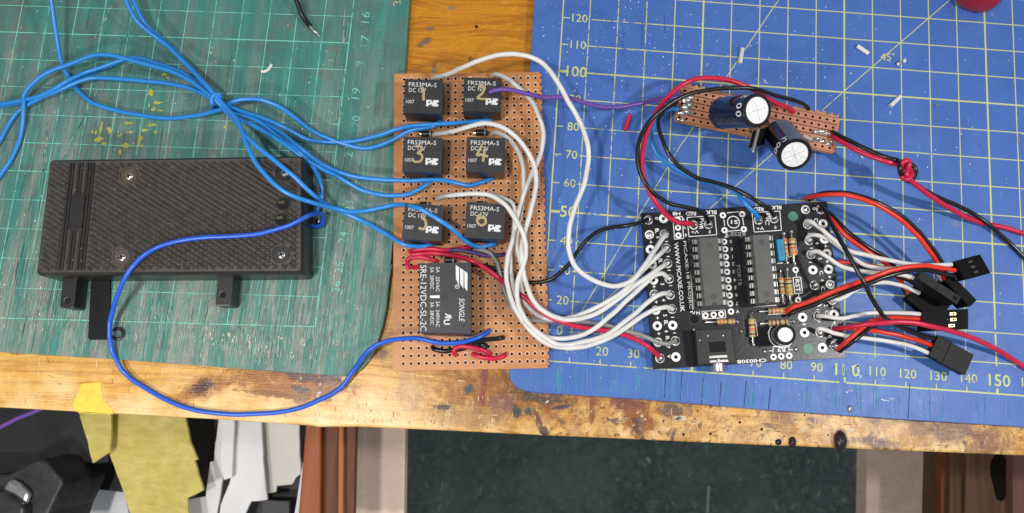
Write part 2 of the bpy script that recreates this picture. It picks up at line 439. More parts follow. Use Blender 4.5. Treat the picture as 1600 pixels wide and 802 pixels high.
capbody_m = mat('capacitor_sleeve', (0.004, 0.007, 0.017), 0.16, var=0.3, scale=4, coat=0.5)
capstripe_m = mat('capacitor_stripe', (0.13, 0.16, 0.20), 0.3)
captop_m = mat('capacitor_top', (0.84, 0.85, 0.86), 0.36, 0.25, var=0.12, scale=14, bump=0.9, bscale=26)
capdim_m = mat('capacitor_faint_ink', (0.06, 0.07, 0.085), 0.4)
tag_m = mat('green_dot_mask', (0.035, 0.20, 0.12), 0.4)
yel_m = mat('yellow_paint', (0.44, 0.43, 0.07), 0.5, var=0.2, scale=10)
cream_m = mat('cream_paint', (0.58, 0.52, 0.38), 0.5, var=0.2, scale=10)
tape_m = mat('yellow_tape', (0.78, 0.58, 0.07), 0.42, var=0.1, scale=4, bump=0.3, bscale=8)
ycard_m = board_material('yellow_card', (0.52, 0.42, 0.085), (0.74, 0.64, 0.18), 0.55)
paper_m = mat('white_plastic_sheet', (0.80, 0.81, 0.84), 0.5, var=0.05, scale=0.5)
dgrey_m = mat('dark_grey_plastic', (0.022, 0.022, 0.025), 0.5, var=0.2, scale=0.5)
dsteel_m = mat('dark_steel', (0.05, 0.052, 0.056), 0.42, 0.4, var=0.35, scale=1.5, bump=0.4, bscale=6)
carpet_m = carpet_material()
floor_m = board_material('beige_floor', (0.27, 0.19, 0.15), (0.36, 0.26, 0.205), 0.6)
draw_m = brown_wood('drawer_wood_red', (0.27, 0.070, 0.022), (0.42, 0.125, 0.045))
draw2_m = brown_wood('drawer_wood_dark', (0.10, 0.030, 0.010), (0.19, 0.062, 0.022))
draw3_m = brown_wood('drawer_wood_orange', (0.36, 0.13, 0.045), (0.50, 0.20, 0.07))
glue_m = mat('dark_glue', (0.022, 0.014, 0.014), 0.22, var=0.3, bump=0.5, bscale=9)
redgrip_m = mat('red_grip_rubber', (0.36, 0.012, 0.025), 0.36, var=0.12, bump=0.1, bscale=20)
scr_teal = mat('scratch_teal', (0.075, 0.30, 0.245), 0.6, var=.3)
scr_pale = mat('scratch_pale', (0.33, 0.36, 0.32), 0.7, var=.35, scale=3)
scr_dark = mat('scratch_dark', (0.03, 0.07, 0.065), 0.7)
scr_cyan = mat('scratch_cyan', (0.06, 0.30, 0.44), 0.6)
scr_navy = mat('scratch_navy', (0.018, 0.055, 0.15), 0.7)
fleck_m = mat('white_fleck', (0.72, 0.75, 0.80), 0.7)

# ------------------------------------------------------------------ mesh builder


def Z0(p, z):
    return Vector((p[0], p[1], z))


_txt = {}


def glyphs(s, bold=0.0, shear=0.0):
    k = (s, bold, shear)
    if k in _txt:
        return _txt[k]
    cu = bpy.data.curves.new('t', 'FONT')
    cu.body = s
    cu.size = 1
    cu.resolution_u = 2
    cu.offset = bold
    cu.shear = shear
    o = bpy.data.objects.new('t', cu)
    COL.objects.link(o)
    bpy.context.view_layer.update()
    me = bpy.data.meshes.new_from_object(o.evaluated_get(bpy.context.evaluated_depsgraph_get()))
    vs = [(v.co.x, v.co.y) for v in me.vertices]
    fs = [tuple(p.vertices) for p in me.polygons if len(p.vertices) > 2]
    bpy.data.objects.remove(o)
    bpy.data.curves.remove(cu)
    bpy.data.meshes.remove(me)
    x0 = min(v[0] for v in vs); x1 = max(v[0] for v in vs)
    y0 = min(v[1] for v in vs); y1 = max(v[1] for v in vs)
    r = ([(v[0] - (x0 + x1) / 2, v[1] - (y0 + y1) / 2) for v in vs], fs, x1 - x0, y1 - y0)
    _txt[k] = r
    return r


class B:
    def __init__(s):
        s.v = []; s.f = []; s.m = []

    def add(s, vs, fs, mi=0):
        o = len(s.v)
        s.v += [Vector(x) for x in vs]
        for f in fs:
            s.f.append(tuple(i + o for i in f)); s.m.append(mi)
        return s

    def loft(s, rings, mi=0, cap0=True, cap1=True, mtop=None):
        n = len(rings[0]); vs = []; fs = []
        for r in rings:
            vs += r
        for k in range(len(rings) - 1):
            for i in range(n):
                j = (i + 1) % n
                fs.append((k * n + i, k * n + j, (k + 1) * n + j, (k + 1) * n + i))
        s.add(vs, fs, mi)
        if cap0:
            s.add(rings[0], [tuple(reversed(range(n)))], mi)
        if cap1:
            s.add(rings[-1], [tuple(range(n))], mi if mtop is None else mtop)
        return s

    def prism(s, xy, z0, z1, mi=0, mtop=None):
        a = sum(xy[i][0] * xy[(i + 1) % len(xy)][1] - xy[(i + 1) % len(xy)][0] * xy[i][1] for i in range(len(xy)))
        if a < 0:
            xy = list(reversed(xy))
        n = len(xy)
        vs = [Z0(p, z0) for p in xy] + [Z0(p, z1) for p in xy]
        fs = [(i, (i + 1) % n, n + (i + 1) % n, n + i) for i in range(n)] + [tuple(reversed(range(n)))]
        s.add(vs, fs, mi)
        s.f.append(tuple(len(s.v) - n + i for i in range(n))); s.m.append(mi if mtop is None else mtop)
        return s

    def pq(s, px, z1, z0, mi=0, mtop=None):
        return s.prism([P(u, v, z1) for u, v in px], z0, z1, mi, mtop)

    def flat(s, px, z, mi=0):
        q = [P(u, v, z) for u, v in px]
        a = sum(q[i][0] * q[(i + 1) % len(q)][1] - q[(i + 1) % len(q)][0] * q[i][1] for i in range(len(q)))
        if a < 0:
            q.reverse()
        return s.add(q, [tuple(range(len(q)))], mi)

    def line(s, p0, p1, w, z, mi=0, wob=0):
        p0 = Vector(p0[:2]); p1 = Vector(p1[:2]); d = p1 - p0
        if d.length < 1e-6:
            return s
        n = Vector((-d.y, d.x)).normalized() * w / 2
        return s.add([Z0(p0 - n, z), Z0(p1 - n, z), Z0(p1 + n, z), Z0(p0 + n, z)], [(0, 1, 2, 3)], mi)

    def lpx(s, a, b_, wpx, z, mi=0):
        return s.line(P(*a, z), P(*b_, z), wpx / 48, z, mi)

    def text(s, t, c, z, h, ang=0, w=None, bold=0.0, mi=0, shear=0.0):
        """text set on the plane at height z; c centre (photo px), h cap height px, ang reading direction"""
        vs, fs, W, H = glyphs(t, bold, shear)
        sy = h / H; sx = (w / W) if w else sy
        ca, sa = math.cos(math.radians(ang)), math.sin(math.radians(ang))
        out = []
        for x, y in vs:
            x *= sx; y *= sy
            out.append(P(c[0] + x * ca + y * sa, c[1] + x * sa - y * ca, z))
        return s.add(out, fs, mi)

    def ltext(s, t, c, z, h, ang=0, w=None, bold=0.0, mi=0, shear=0.0, M=None):
        vs, fs, W, H = glyphs(t, bold, shear)
        sy = h / H; sx = (w / W) if w else sy
        ca, sa = math.cos(math.radians(ang)), math.sin(math.radians(ang))
        out = []
        for x, y in vs:
            x *= sx; y *= sy
            p = Vector((c[0] + x * ca - y * sa, c[1] + x * sa + y * ca, z))
            out.append(M @ p if M else p)
        return s.add(out, fs, mi)

    def disc(s, c, r, z, mi=0, n=16, sq=1.0):
        return s.add([(c[0] + r * math.cos(2 * math.pi * i / n), c[1] + r * sq * math.sin(2 * math.pi * i / n), z) for i in range(n)], [tuple(range(n))], mi)

    def ring(s, c, r0, r1, z, mi=0, n=20, a0=0, a1=2 * math.pi):
        vs = []; full = abs(a1 - a0 - 2 * math.pi) < 1e-6
        k = n if full else n + 1
        for i in range(k):
            a = a0 + (a1 - a0) * i / n
            vs += [(c[0] + r0 * math.cos(a), c[1] + r0 * math.sin(a), z), (c[0] + r1 * math.cos(a), c[1] + r1 * math.sin(a), z)]
        fs = [(2 * i, 2 * i + 1, 2 * ((i + 1) % k) + 1, 2 * ((i + 1) % k)) for i in range(n)]
        return s.add(vs, fs, mi)

    def cyl(s, p0, p1, r0, r1=None, n=20, mi=0, mtop=None, bev=0.0):
        r1 = r0 if r1 is None else r1
        p0 = Vector(p0); p1 = Vector(p1); d = (p1 - p0).normalized()
        a = d.orthogonal().normalized(); b_ = d.cross(a)
        rings = []
        seq = [(p0, r0)]
        if bev:
            seq = [(p0, r0 - bev), (p0 + d * bev, r0), (p1 - d * bev, r1), (p1, r1 - bev)]
        else:
            seq = [(p0, r0), (p1, r1)]
        for c, r in seq:
            rings.append([c + a * r * math.cos(2 * math.pi * i / n) + b_ * r * math.sin(2 * math.pi * i / n) for i in range(n)])
        return s.loft(rings, mi, True, True, mtop)

    def dome(s, c, r, h, n=14, mi=0, k=4, wob=0.0, el=1.0):
        rings = []
        for j in range(k + 1):
            a = j / k * math.pi / 2
            rr = r * math.cos(a) if j < k else r * 0.03
            rings.append([Vector((c[0] + rr * (1 + random.uniform(-wob, wob)) * math.cos(2 * math.pi * i / n),
                                  c[1] + el * rr * (1 + random.uniform(-wob, wob)) * math.sin(2 * math.pi * i / n),
                                  c[2] + h * math.sin(a))) for i in range(n)])
        return s.loft(rings, mi, False, True)

    def tube(s, pts, r, n=10, mi=0, sub=6, smooth=True, taper_end=False):
        pts = [Vector(p) for p in pts]
        path = []
        if smooth and len(pts) > 2:
            e = [pts[0] * 2 - pts[1]] + pts + [pts[-1] * 2 - pts[-2]]
            for i in range(1, len(e) - 2):
                a, b_, c, d = e[i - 1:i + 3]
                for k in range(sub):
                    t = k / sub
                    path.append(0.5 * ((2 * b_) + (c - a) * t + (2 * a - 5 * b_ + 4 * c - d) * t * t + (3 * b_ - a - 3 * c + d) * t ** 3))
            path.append(pts[-1])
        if len(path) > 14:
            ph = random.uniform(0, 6)
            for i in range(3, len(path) - 3):
                w_ = .007
                path[i] = path[i] + Vector((math.sin(i * .9 + ph), math.cos(i * .7 + ph * 2), 0)) * w_ * math.sin(i * .31 + ph)
        else:
            path = pts
        T = []
        for i in range(len(path)):
            d = path[min(i + 1, len(path) - 1)] - path[max(i - 1, 0)]
            T.append(d.normalized() if d.length > 1e-9 else Vector((1, 0, 0)))
        a = T[0].orthogonal().normalized()
        rings = []
        for i, p in enumerate(path):
            a = (a - T[i] * a.dot(T[i]))
            a = a.normalized() if a.length > 1e-6 else T[i].orthogonal().normalized()
            b_ = T[i].cross(a)
            rings.append([p + a * r * math.cos(2 * math.pi * k / n) + b_ * r * math.sin(2 * math.pi * k / n) for k in range(n)])
        return s.loft(rings, mi)

    def obox(s, c, ax, ay, az, mi=0, mtop=None):
        c = Vector(c); ax = Vector(ax); ay = Vector(ay); az = Vector(az)
        vs = [c + ax * i + ay * j + az * k for k in (-1, 1) for (i, j) in ((-1, -1), (1, -1), (1, 1), (-1, 1))]
        s.add(vs, [(3, 2, 1, 0), (0, 1, 5, 4), (1, 2, 6, 5), (2, 3, 7, 6), (3, 0, 4, 7)], mi)
        s.add(vs[4:], [(0, 1, 2, 3)], mi if mtop is None else mtop)
        return s

    def make(s, name, mats, parent=None, bevel=0.0, smooth=False, label=None, seg=2):
        me = bpy.data.meshes.new(name)
        off = parent_loc(parent) if parent else Vector((0, 0, 0))
        me.from_pydata([tuple(v - off) for v in s.v], [], s.f)
        if not isinstance(mats, (list, tuple)):
            mats = [mats]
        for m in mats:
            me.materials.append(m)
        me.polygons.foreach_set('material_index', s.m)
        if smooth:
            me.polygons.foreach_set('use_smooth', [True] * len(me.polygons))
        me.update()
        o = bpy.data.objects.new(name, me)
        COL.objects.link(o)
        if smooth:
            try:
                with bpy.context.temp_override(object=o, active_object=o, selected_editable_objects=[o]):
                    me.set_sharp_from_angle(angle=math.radians(42))
            except Exception:
                pass
        if parent:
            o.parent = parent
        if bevel:
            md = o.modifiers.new('bevel', 'BEVEL')
            md.width = bevel; md.segments = seg; md.limit_method = 'ANGLE'; md.angle_limit = math.radians(35)
            md.use_clamp_overlap = True
        if label:
            o['label'] = label
        return o


def parent_loc(o):
    l = Vector((0, 0, 0))
    while o:
        l += Vector(o.location); o = o.parent
    return l


def tag(o, label=None, cat=None, group=None, kind=None):
    if label: o['label'] = label
    if cat: o['category'] = cat
    if group: o['group'] = group
    if kind: o['kind'] = kind
    return o


def thing(name, label, cat, loc, group=None):
    o = bpy.data.objects.new(name, None)
    o.empty_display_size = 0.5
    COL.objects.link(o)
    o.location = loc
    return tag(o, label, cat, group)


def W(pts):
    """wire points: (u, v, z)"""
    return [P(u, v, z) for u, v, z in pts]


def blob(bd, u, v, ru, rv, z, mi=0, n=9, jag=0.45):
    c = P(u, v, z)
    vs = []
    for i in range(n):
        a = 2 * math.pi * i / n
        k = 1 + random.uniform(-jag, jag)
        vs.append((c.x + ru / 48 * k * math.cos(a), c.y + rv / 48 * k * math.sin(a), z))
    bd.add(vs, [tuple(range(n))], mi)


def rquad(q, ins, r, n=5):
    """rounded quad; q four xy corners in order, inset, corner radius -> xy list"""
    q = [Vector(p[:2]) for p in q]
    cen = sum(q, Vector((0, 0))) / 4
    out = []
    a = sum(q[i].x * q[(i + 1) % 4].y - q[(i + 1) % 4].x * q[i].y for i in range(4))
    if a < 0:
        q.reverse()
    for i in range(4):
        p = q[i]; d0 = (q[i - 1] - p).normalized(); d1 = (q[(i + 1) % 4] - p).normalized()
        c = p + (d0 + d1) * (ins + r)
        a0 = math.atan2(*reversed((-d1)[:])) if False else None
        n0 = Vector((d0.y, -d0.x)); n1 = Vector((-d1.y, d1.x))
        if n0.dot(d1) > 0: n0 = -n0
        if n1.dot(d0) > 0: n1 = -n1
        t0 = math.atan2(n0.y, n0.x); t1 = math.atan2(n1.y, n1.x)
        dt = (t1 - t0 + math.pi) % (2 * math.pi) - math.pi
        for k in range(n + 1):
            t = t0 + dt * k / n
            out.append((c.x + r * math.cos(t), c.y + r * math.sin(t)))
    return out


# ------------------------------------------------------------------ setting: floor, carpet
FZ = -72.0
B().add([(-160, -120, FZ - 0.6), (160, -120, FZ - 0.6), (160, 120, FZ - 0.6), (-160, 120, FZ - 0.6)], [(0, 1, 2, 3)]).make('floor', floor_m)['kind'] = 'structure'
b = B()
b.prism([(-90, -60), (90, -60), (90, 70), (-90, 70)], FZ - 0.55, FZ)
tag(b.make('carpet', carpet_m), 'dark green carpet on the floor below the bench', 'carpet', None, 'structure')

b = B()
for k in range(70):
    u, v = random.uniform(640, 1350), random.uniform(690, 800)
    c = P(u, v, FZ + .05); a = random.gauss(1.4, .6); le = random.uniform(.2, .9)
    b.line((c.x, c.y), (c.x + le * math.cos(a), c.y + le * math.sin(a)), random.uniform(.04, .10), FZ + .06 + k * .0004, 1 if k == 5 else 0)
b.line(P(1010, 715, FZ), P(1016, 722, FZ), .35, FZ + .1, 0)
b.line(P(1107, 760, FZ), P(1105, 802, FZ), .25, FZ + .1, 0)
tag(b.make('carpet_lint', [mat('lint_pale', (.30, .35, .33), .9), mat('lint_red', (.3, .03, .04), .9)]), 'pale lint scattered on the dark green carpet', 'lint', None, 'stuff')

# ------------------------------------------------------------------ workbench
bench = thing('workbench', 'stained pine workbench top under both cutting mats', 'workbench', (0, 0, BENCH))
b = B()
fe = [P(-80, 633, BENCH), P(0, 637, BENCH), P(150, 645, BENCH), P(330, 655, BENCH), P(480, 665, BENCH), P(500, 667.5, BENCH), P(560, 667, BENCH), P(700, 673, BENCH), P(860, 681, BENCH),
      P(1000, 687, BENCH), P(1150, 694, BENCH), P(1300, 700, BENCH), P(1450, 706, BENCH), P(1700, 716, BENCH)]
front = [Vector((p.x, p.y)) for p in fe]
xy = [(-34, front[0].y)] + [(p.x, p.y) for p in front] + [(40, front[-1].y + 0.1), (40, 38), (-34, 38)]
b.prism(xy, BENCH - 2.8, BENCH)
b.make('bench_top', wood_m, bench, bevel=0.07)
b = B()
for (u, v, rx, ry, h) in ((1313, 689, 10, 16, .22), (1238, 691, 6, 9, .14), (1216, 691, 5, 5, .1)):
    c = P(u, v, BENCH)
    b = B(); b.dome((c.x, c.y, BENCH), rx / 48, h, 14, 0, 4, 0.08, ry / rx)
    b.make('glue_blob', glue_m, bench, smooth=True)
b = B()
for (u, v) in ((1257, 649), (744, 42.5), (1090, 642), (1225, 682), (1156, 660), (1110, 678), (1068, 679), (1036, 658), (1294, 680), (1190, 671)):
    c = P(u, v, BENCH)
    b = B(); b.disc(c, random.choice((.03, .045)), BENCH + .003)
    b.make('nail_hole', hole_m, bench)
b = B()
for (u, v, r) in ((499, 614, 2), (497, 619, 1.6), (470, 591, 1.5), (500, 600, 1.3), (860, 600, 2), (1003, 650, 1.8), (996, 645, 1.5), (1008, 655, 1.5), (990, 665, 1.5), (1254, 672, 3), (1256, 668, 2), (1130, 638, 2.5), (1331, 672, 3), (855, 628, 2), (1060, 655, 3.5)):
    blob(b, u, v, r * 1.4, r, BENCH + .004)
for (x0, x1, y0, y1) in ((1053, 1072, 651, 657),):
    b.flat([(x0, y0), (x1, y0 - 1), (x1, y1), (x0 + 3, y1)], BENCH + .004)
b.make('pale_chip', cream_m, bench)['kind'] = 'stuff'
# cuts in the wood
b = B()
for k in range(150):
    u = random.uniform(20, 1590); v0 = 0
    e = 637 + (u / 1600) * 74
    top = 552 + u * .06 if u < 540 else (580 if u < 790 else 610 + (u - 800) * .075)
    v = random.uniform(top, e - 4)
    le = random.uniform(3, 15); a = random.choice((random.gauss(math.pi / 2, .15), random.gauss(math.pi / 2, .15), random.gauss(.05, .25)))
    b.lpx((u, v), (u + le * math.cos(a), min(e - 2, v + le * math.sin(a))), random.uniform(.4, 1.0), BENCH + .0035, 0 if random.random() < .6 else 1)
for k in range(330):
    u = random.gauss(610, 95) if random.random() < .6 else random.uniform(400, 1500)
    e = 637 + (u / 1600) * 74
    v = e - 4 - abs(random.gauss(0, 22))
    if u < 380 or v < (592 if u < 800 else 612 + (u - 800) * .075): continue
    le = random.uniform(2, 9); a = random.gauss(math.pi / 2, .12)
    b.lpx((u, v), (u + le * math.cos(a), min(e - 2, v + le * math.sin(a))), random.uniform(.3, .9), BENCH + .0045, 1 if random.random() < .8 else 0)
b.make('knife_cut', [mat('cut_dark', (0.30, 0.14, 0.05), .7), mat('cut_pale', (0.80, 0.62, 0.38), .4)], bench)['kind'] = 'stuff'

# yellow tape over the bench edge
b = B()
tp = [(127, 600), (158, 597), (160, 624), (173, 638), (177, 647), (118, 643), (114, 632), (118, 622)]
b.prism([P(u, v, BENCH + .012) for u, v in tp], BENCH + .002, BENCH + .012)
o1, o2 = P(118, 643.5, BENCH + .012), P(174, 646.7, BENCH + .012)
b.obox(((o1.x + o2.x) / 2 + .02, (o1.y + o2.y) / 2 - .02, BENCH - .45), ((o2 - o1).x * .46, (o2 - o1).y * .46, 0), (0, .010, 0), (0, 0, .45))
tag(b.make('masking_tape', tape_m), 'torn piece of yellow tape stuck over the front edge of the bench', 'tape')

# ------------------------------------------------------------------ green mat
gm = thing('cutting_mat', 'worn green cutting mat covered in knife scratches and paint, under the battery box', 'cutting mat', (-12, 5, BENCH))
b = B()
edge = [P(u, v, 0) for u, v in ((641, -14), (640, 0), (628, 180), (620, 300), (612, 400), (604, 480), (598, 510), (588, 542), (577, 562), (564, 578), (550, 586.5), (538, 588),
                                (400, 578), (200, 563), (0, 550), (-90, 544))]
xy = [(p.x, p.y) for p in edge] + [(-26, edge[-1].y), (-26, 20), (edge[0].x - .1, 20)]
b.prism(xy, BENCH + .004, 0)
b.make('mat_sheet', green_m, gm, bevel=0.02)
b = B()
ga = math.radians(-1.7)                         # the grid of this mat, in real centimetres
gX = Vector((math.cos(math.radians(2.6)), math.sin(math.radians(2.6)), 0))
gY = Vector((0.003, 1, 0)).normalized()
gO = Vector((-7.34, 0.55, 0))


def G(i, j):
    return gO + gX * i + gY * j


for j in range(0, 14):
    segs = 6
    for k in range(segs):
        b.line(G(-18 + 18 / segs * k, j * .99), G(-18 + 18 / segs * (k + 1), j * .99), 0.022 if j % 5 else .03, 0.004)
for i in range(0, 19):
    b.line(G(-i * .955, 0), G(-i * .955, 13.4), 0.024 if i else 0.032, 0.0045)
for s_, u, v in (('16', 571, 27), ('17', 570, 64), ('18', 562, 104), ('19', 556, 146), ('20', 556, 190), ('21', 545, 238), ('22', 550, 282), ('23', 545, 322), ('24', 536, 371), ('25', 530, 418), ('26', 525, 448)):
    b.text(s_, (u, v), 0.004, 12.5, -84, 17, -.012)
b.make('printed_grid', gline_m, gm)
# knife scratches, wear of the mat
b = B()
for k in range(2400):
    u = random.uniform(-30, 605); lowbias = random.random() ** 0.45
    v = -10 + lowbias * 588
    bot = 548 + u * .068
    if v > bot: continue
    if u > 560 and v > 520: continue
    if u > 640 - v * .08 - 6: continue
    p = P(u, v, 0)
    strong = v / 560
    le = random.expovariate(1 / (0.25 + .35 * strong))
    le = min(le, 2.2)
    a = random.gauss(math.radians(88), 0.035)
    q = p + Vector((math.cos(a), math.sin(a), 0)) * le
    w = random.uniform(.005, .013 + .008 * strong)
    mi = random.choices((0, 1, 2), (5, 1.2 + 4 * strong * strong, 1.2))[0]
    b.line(p, q, w, 0.0075 + random.random() * .003, mi)
# dense pale scuffing near the front of the mat
for (cu_, cv_, su, sv, n) in ((330, 540, 40, 18, 200), (250, 530, 60, 25, 140), (450, 555, 45, 18, 190), (500, 545, 20, 30, 100), (390, 545, 20, 22, 100), (90, 520, 60, 22, 160), (520, 480, 15, 40, 90), (180, 300, 5, 5, 1)):
    for k in range(n):
        u = random.gauss(cu_, su); v = random.gauss(cv_, sv)
        bot = 545 + u * .068
        if v > bot or u > 560 or u < -20: continue
        p = P(u, v, 0); le = random.uniform(.05, .5); a = random.gauss(math.radians(90), .06)
        q = p + Vector((math.cos(a), math.sin(a), 0)) * le
        b.line(p, q, random.uniform(.006, .02), 0.011 + random.random() * .002, random.choice((0, 1, 1, 1)))
for (u0, v0, u1, v1) in ((210, 30, 70, 300), (75, 190, 60, 330), (345, 330, 335, 480), (545, 0, 515, 330), (150, 60, 178, 4)):
    for k in range(26):
        t = random.random(); t2 = min(1, t + random.uniform(.02, .12)); o = random.gauss(0, 1.6)
        b.lpx((u0 + (u1 - u0) * t + o, v0 + (v1 - v0) * t), (u0 + (u1 - u0) * t2 + o, v0 + (v1 - v0) * t2), random.uniform(.5, 1.4), .0135, random.choice((0, 1)))
b.make('knife_scratch', [scr_teal, scr_pale, scr_dark], gm)['kind'] = 'stuff'
b = B()
for (u, v, a, c) in ((236, 143, 4, 6), (231, 148, 2, 2), (256, 117, 4, 5), (262, 121, 2, 3), (246, 160, 6, 3), (241, 170, 3, 5), (233, 164, 2, 3), (157, 200, 3, 7), (150, 206, 2, 5), (170, 205, 5, 5), (154, 221, 7, 6), (164, 224, 5, 4),
                     (195, 228, 7, 5), (188, 237, 2, 5), (219, 218, 4, 7), (218, 226, 4, 3), (244, 210, 3, 4), (236, 195, 6, 3), (200, 193, 6, 1.5), (203, 207, 8, 1.5), (186, 211, 4, 2), (228, 203, 5, 2), (145, 206, 1.5, 4), (250, 173, 6, 1), (352, 199, 2, 2)):
    for k in range(3):
        blob(b, u + random.gauss(0, a * .4), v + random.gauss(0, c * .4), a * random.uniform(.4, 1.0), c * random.uniform(.4, 1.0), .009 + k * .001, 0, 7, .55)
for (u, v, a, c) in ((418, 548, 3, 6), (519, 8, 0, 0), (476, 536, 3, 6), (388, 530, 3, 10), (440, 527, 6, 4), (352, 524, 8, 7), (330, 525, 4, 9), (366, 530, 3, 7), (455, 555, 3, 5), (208, 450, 2, 2), (293, 480, 2, 2), (315, 556, 2, 10), (440, 428, 4, 2), (618, 8, 3, 5), (625, 4, 3, 2), (547, 508, 2, 2), (525, 538, 1.5, 2), (519, 95, 3, 2), (330, 82, 4, 3)):
    if a:
        for q_ in range(4): blob(b, u + random.gauss(0, a * .6), v + random.gauss(0, c * .6), a * random.uniform(.1, .4), c * random.uniform(.2, .6), .0125 + q_ * .0004, 1, 8, .6)
for k in range(420):
    u = random.uniform(0, 600); v = random.uniform(0, 545)
    if u > 636 - v * .08: continue
    r = random.choice((.35, .5, .5, .8, 1.1))
    blob(b, u, v, r, r * random.uniform(.7, 1.6), .0145, random.choice((1, 1, 1, 2)), 6, .3)
b.make('paint_spot', [yel_m, cream_m, fleck_m], gm)['kind'] = 'stuff'

# ------------------------------------------------------------------ blue mat
bm = thing('cutting_mat', 'blue cutting mat with yellow centimetre grid and numbers, under the black circuit board', 'cutting mat', (8, 6, BENCH))
b = B()
e = [P(u, v, 0) for u, v in ((800, 556), (796, 580), (798, 594), (806, 604), (818, 610.5), (834, 613.5), (1000, 624), (1200, 641), (1400, 655), (1600, 667.5), (1700, 674))]
xy = [(p.x, p.y) for p in e] + [(28, e[-1].y + .05), (28, 20), (P(836, -10, 0).x - .02, 20), (P(835, 0, 0).x, P(835, 0, 0).y), (P(817, 280, 0).x, P(817, 280, 0).y)]
b.prism(xy, BENCH + .004, 0)
b.make('mat_sheet', blue_m, bm, bevel=0.02)
b = B(); bw = B()
XL = 0.06
for j in range(0, 18):
    w = .055 if j % 5 == 0 else .036
    if j == 0: continue
    z = .004
    b2 = bw if j in (1, 2, 3, 5) else b
    bw.line((.92, j), (3.2, j), w, z)
    (bw if j < 6 else b).line((3.2, j), (6, j), w, z)
    b.line((6, j), (24, j), w, z)
    b.line((XL, j), (XL + (.25 if j % 5 else .32), j), w if j % 5 else .09, .0045)
for i in range(0, 24):
    w = .058 if i % 5 == 0 else .036
    z = .0055
    if i == 0:
        b.line((XL, .6), (XL, 4.6), .034, z); b.line((XL, 4.6), (XL - .02, 20), .045, z)
        continue
    bw.line((i, .9), (i, 2.4), w, z)
    (bw if i < 4 else b).line((i, 2.4), (i, 20), w, z)
    b.line((i, 0), (i, .17), w if i % 5 else .08, z)
bw.line((XL, 0), (4.2, 0), .04, .0065)
b.line((4.2, 0), (9.82, 0), .05, .0065); b.line((10.05, 0), (24, 0), .05, .0065)
for (u0, v0, u1, v1) in ((890.5, 517.5, 1318, 143.5), (1318, 143.5, 1484, 0), (890.5, 517.5, 1063, 228), (1063, 228, 1090, 190), (1124, 137, 1222, -8)):
    b2 = bw if v0 > 400 else b
    b2.line(P(u0, v0), P(u1, v1), .03, .0075)
for j in range(1, 18):
    big = j % 5 == 0
    s_ = str(j * 10)
    if j == 1: s_ = '0'
    (bw if j == 6 else b).ltext(s_, (.66 if j > 1 else .62, j + .02), .0085, .40 if big else .30, -.5, None, .012 if big else .004)
for i in range(1, 24):
    big = i % 5 == 0
    if i in (4, 5, 6): continue
    b2 = bw if i < 4 else b
    if i == 10:
        b.ltext('1', (9.72, .42), .0085, .40, 0, None, .012); b.ltext('0', (9.95, .42), .0085, .40, 0, .09, -.01); b.ltext('0', (10.36, .42), .0085, .40, 0, None, .012)
        continue
    b2.ltext(str(i * 10), (i + (.08 if i > 2 else .05), .44), .0085, .40 if big else .30, -.5, None, .012 if big else .004)
b.ltext('45', (11.46, 11.43), .0085, .28, 0, None, .0)
b.ring((11.72, 11.55), .025, .045, .0085, 0, 10)
b.make('printed_grid', yline_m, bm)
bw.make('worn_printed_grid', yworn_m, bm)
b = B()
for k in range(120):
    u = random.uniform(815, 1330) if random.random() < .8 else random.uniform(1330, 1590)
    bot = 612 + (u - 830) * .0715
    v0 = bot - 2; le = random.uniform(8, 52)
    b.lpx((u + random.gauss(0, 1.5), v0 - le), (u, v0 - random.uniform(0, 12)), random.uniform(.4, 1.0), .0105 + random.random() * .002, random.choice((0, 0, 0, 2)))
for (u, v0, v1, w, mi) in ((1163, 596, 635, 1.6, 1), (1063, 578, 626, 1.6, 1), (1038, 575, 622, 1.6, 1), (1096, 590, 632, 1.5, 1), (1016, 582, 622, 1.4, 0), (1124, 598, 635, 1.6, 1), (1133, 600, 635, 1.2, 0), (1201, 606, 640, 2, 1), (1178, 596, 637, 1.4, 0), (1320, 575, 640, 1.4, 0), (1419, 600, 654, 1.6, 1), (1200, 0, 0, 1, 0), (1452, 655, 606, 1.2, 0)):
    b.lpx((u + 3, v0), (u, v1), w * .6, .0135, mi)
for k in range(60):
    u = random.uniform(830, 1100); v = random.uniform(0, 560)
    b.lpx((u, v), (u + random.gauss(0, 2), v + random.uniform(10, 60)), random.uniform(.3, .6), .0145, random.choice((2, 2, 1)))
b.make('knife_scratch', [scr_cyan, scr_navy, mat('scratch_pale_blue', (.16, .27, .52), .6)], bm)['kind'] = 'stuff'
b = B()
for k in range(1500):
    if random.random() < .45:
        u, v = random.gauss(1010, 150), random.gauss(90, 90)
    else:
        u, v = random.uniform(840, 1598), random.uniform(0, 650)
    if u < 842 or u > 1610 or v < -5 or v > 612 + (u - 830) * .07: continue
    r = random.choice((.25, .35, .35, .5, .6, .9))
    blob(b, u, v, r, r * random.uniform(.6, 1.5), .016, 0 if random.random() < .85 else 1, 6, .3)
for (u, v, a, c) in ((1195, 128, 8, 2.2), (1389, 626, 9, 2.5), (1335, 574, 6, 6), (1345, 590, 4, 5), (1330, 612, 5, 3), (1107, 102, 3, 3), (1115, 118, 4, 2), (985, 175, 3, 2), (1150, 112, 2, 2)):
    for k in range(5): blob(b, u + random.gauss(0, a * .6), v + random.gauss(0, c * .6), a * random.uniform(.1, .3), c * random.uniform(.2, .4), .0175, 0, 6, .5)
b.make('dust_speck', [fleck_m, scr_navy], bm)['kind'] = 'stuff'

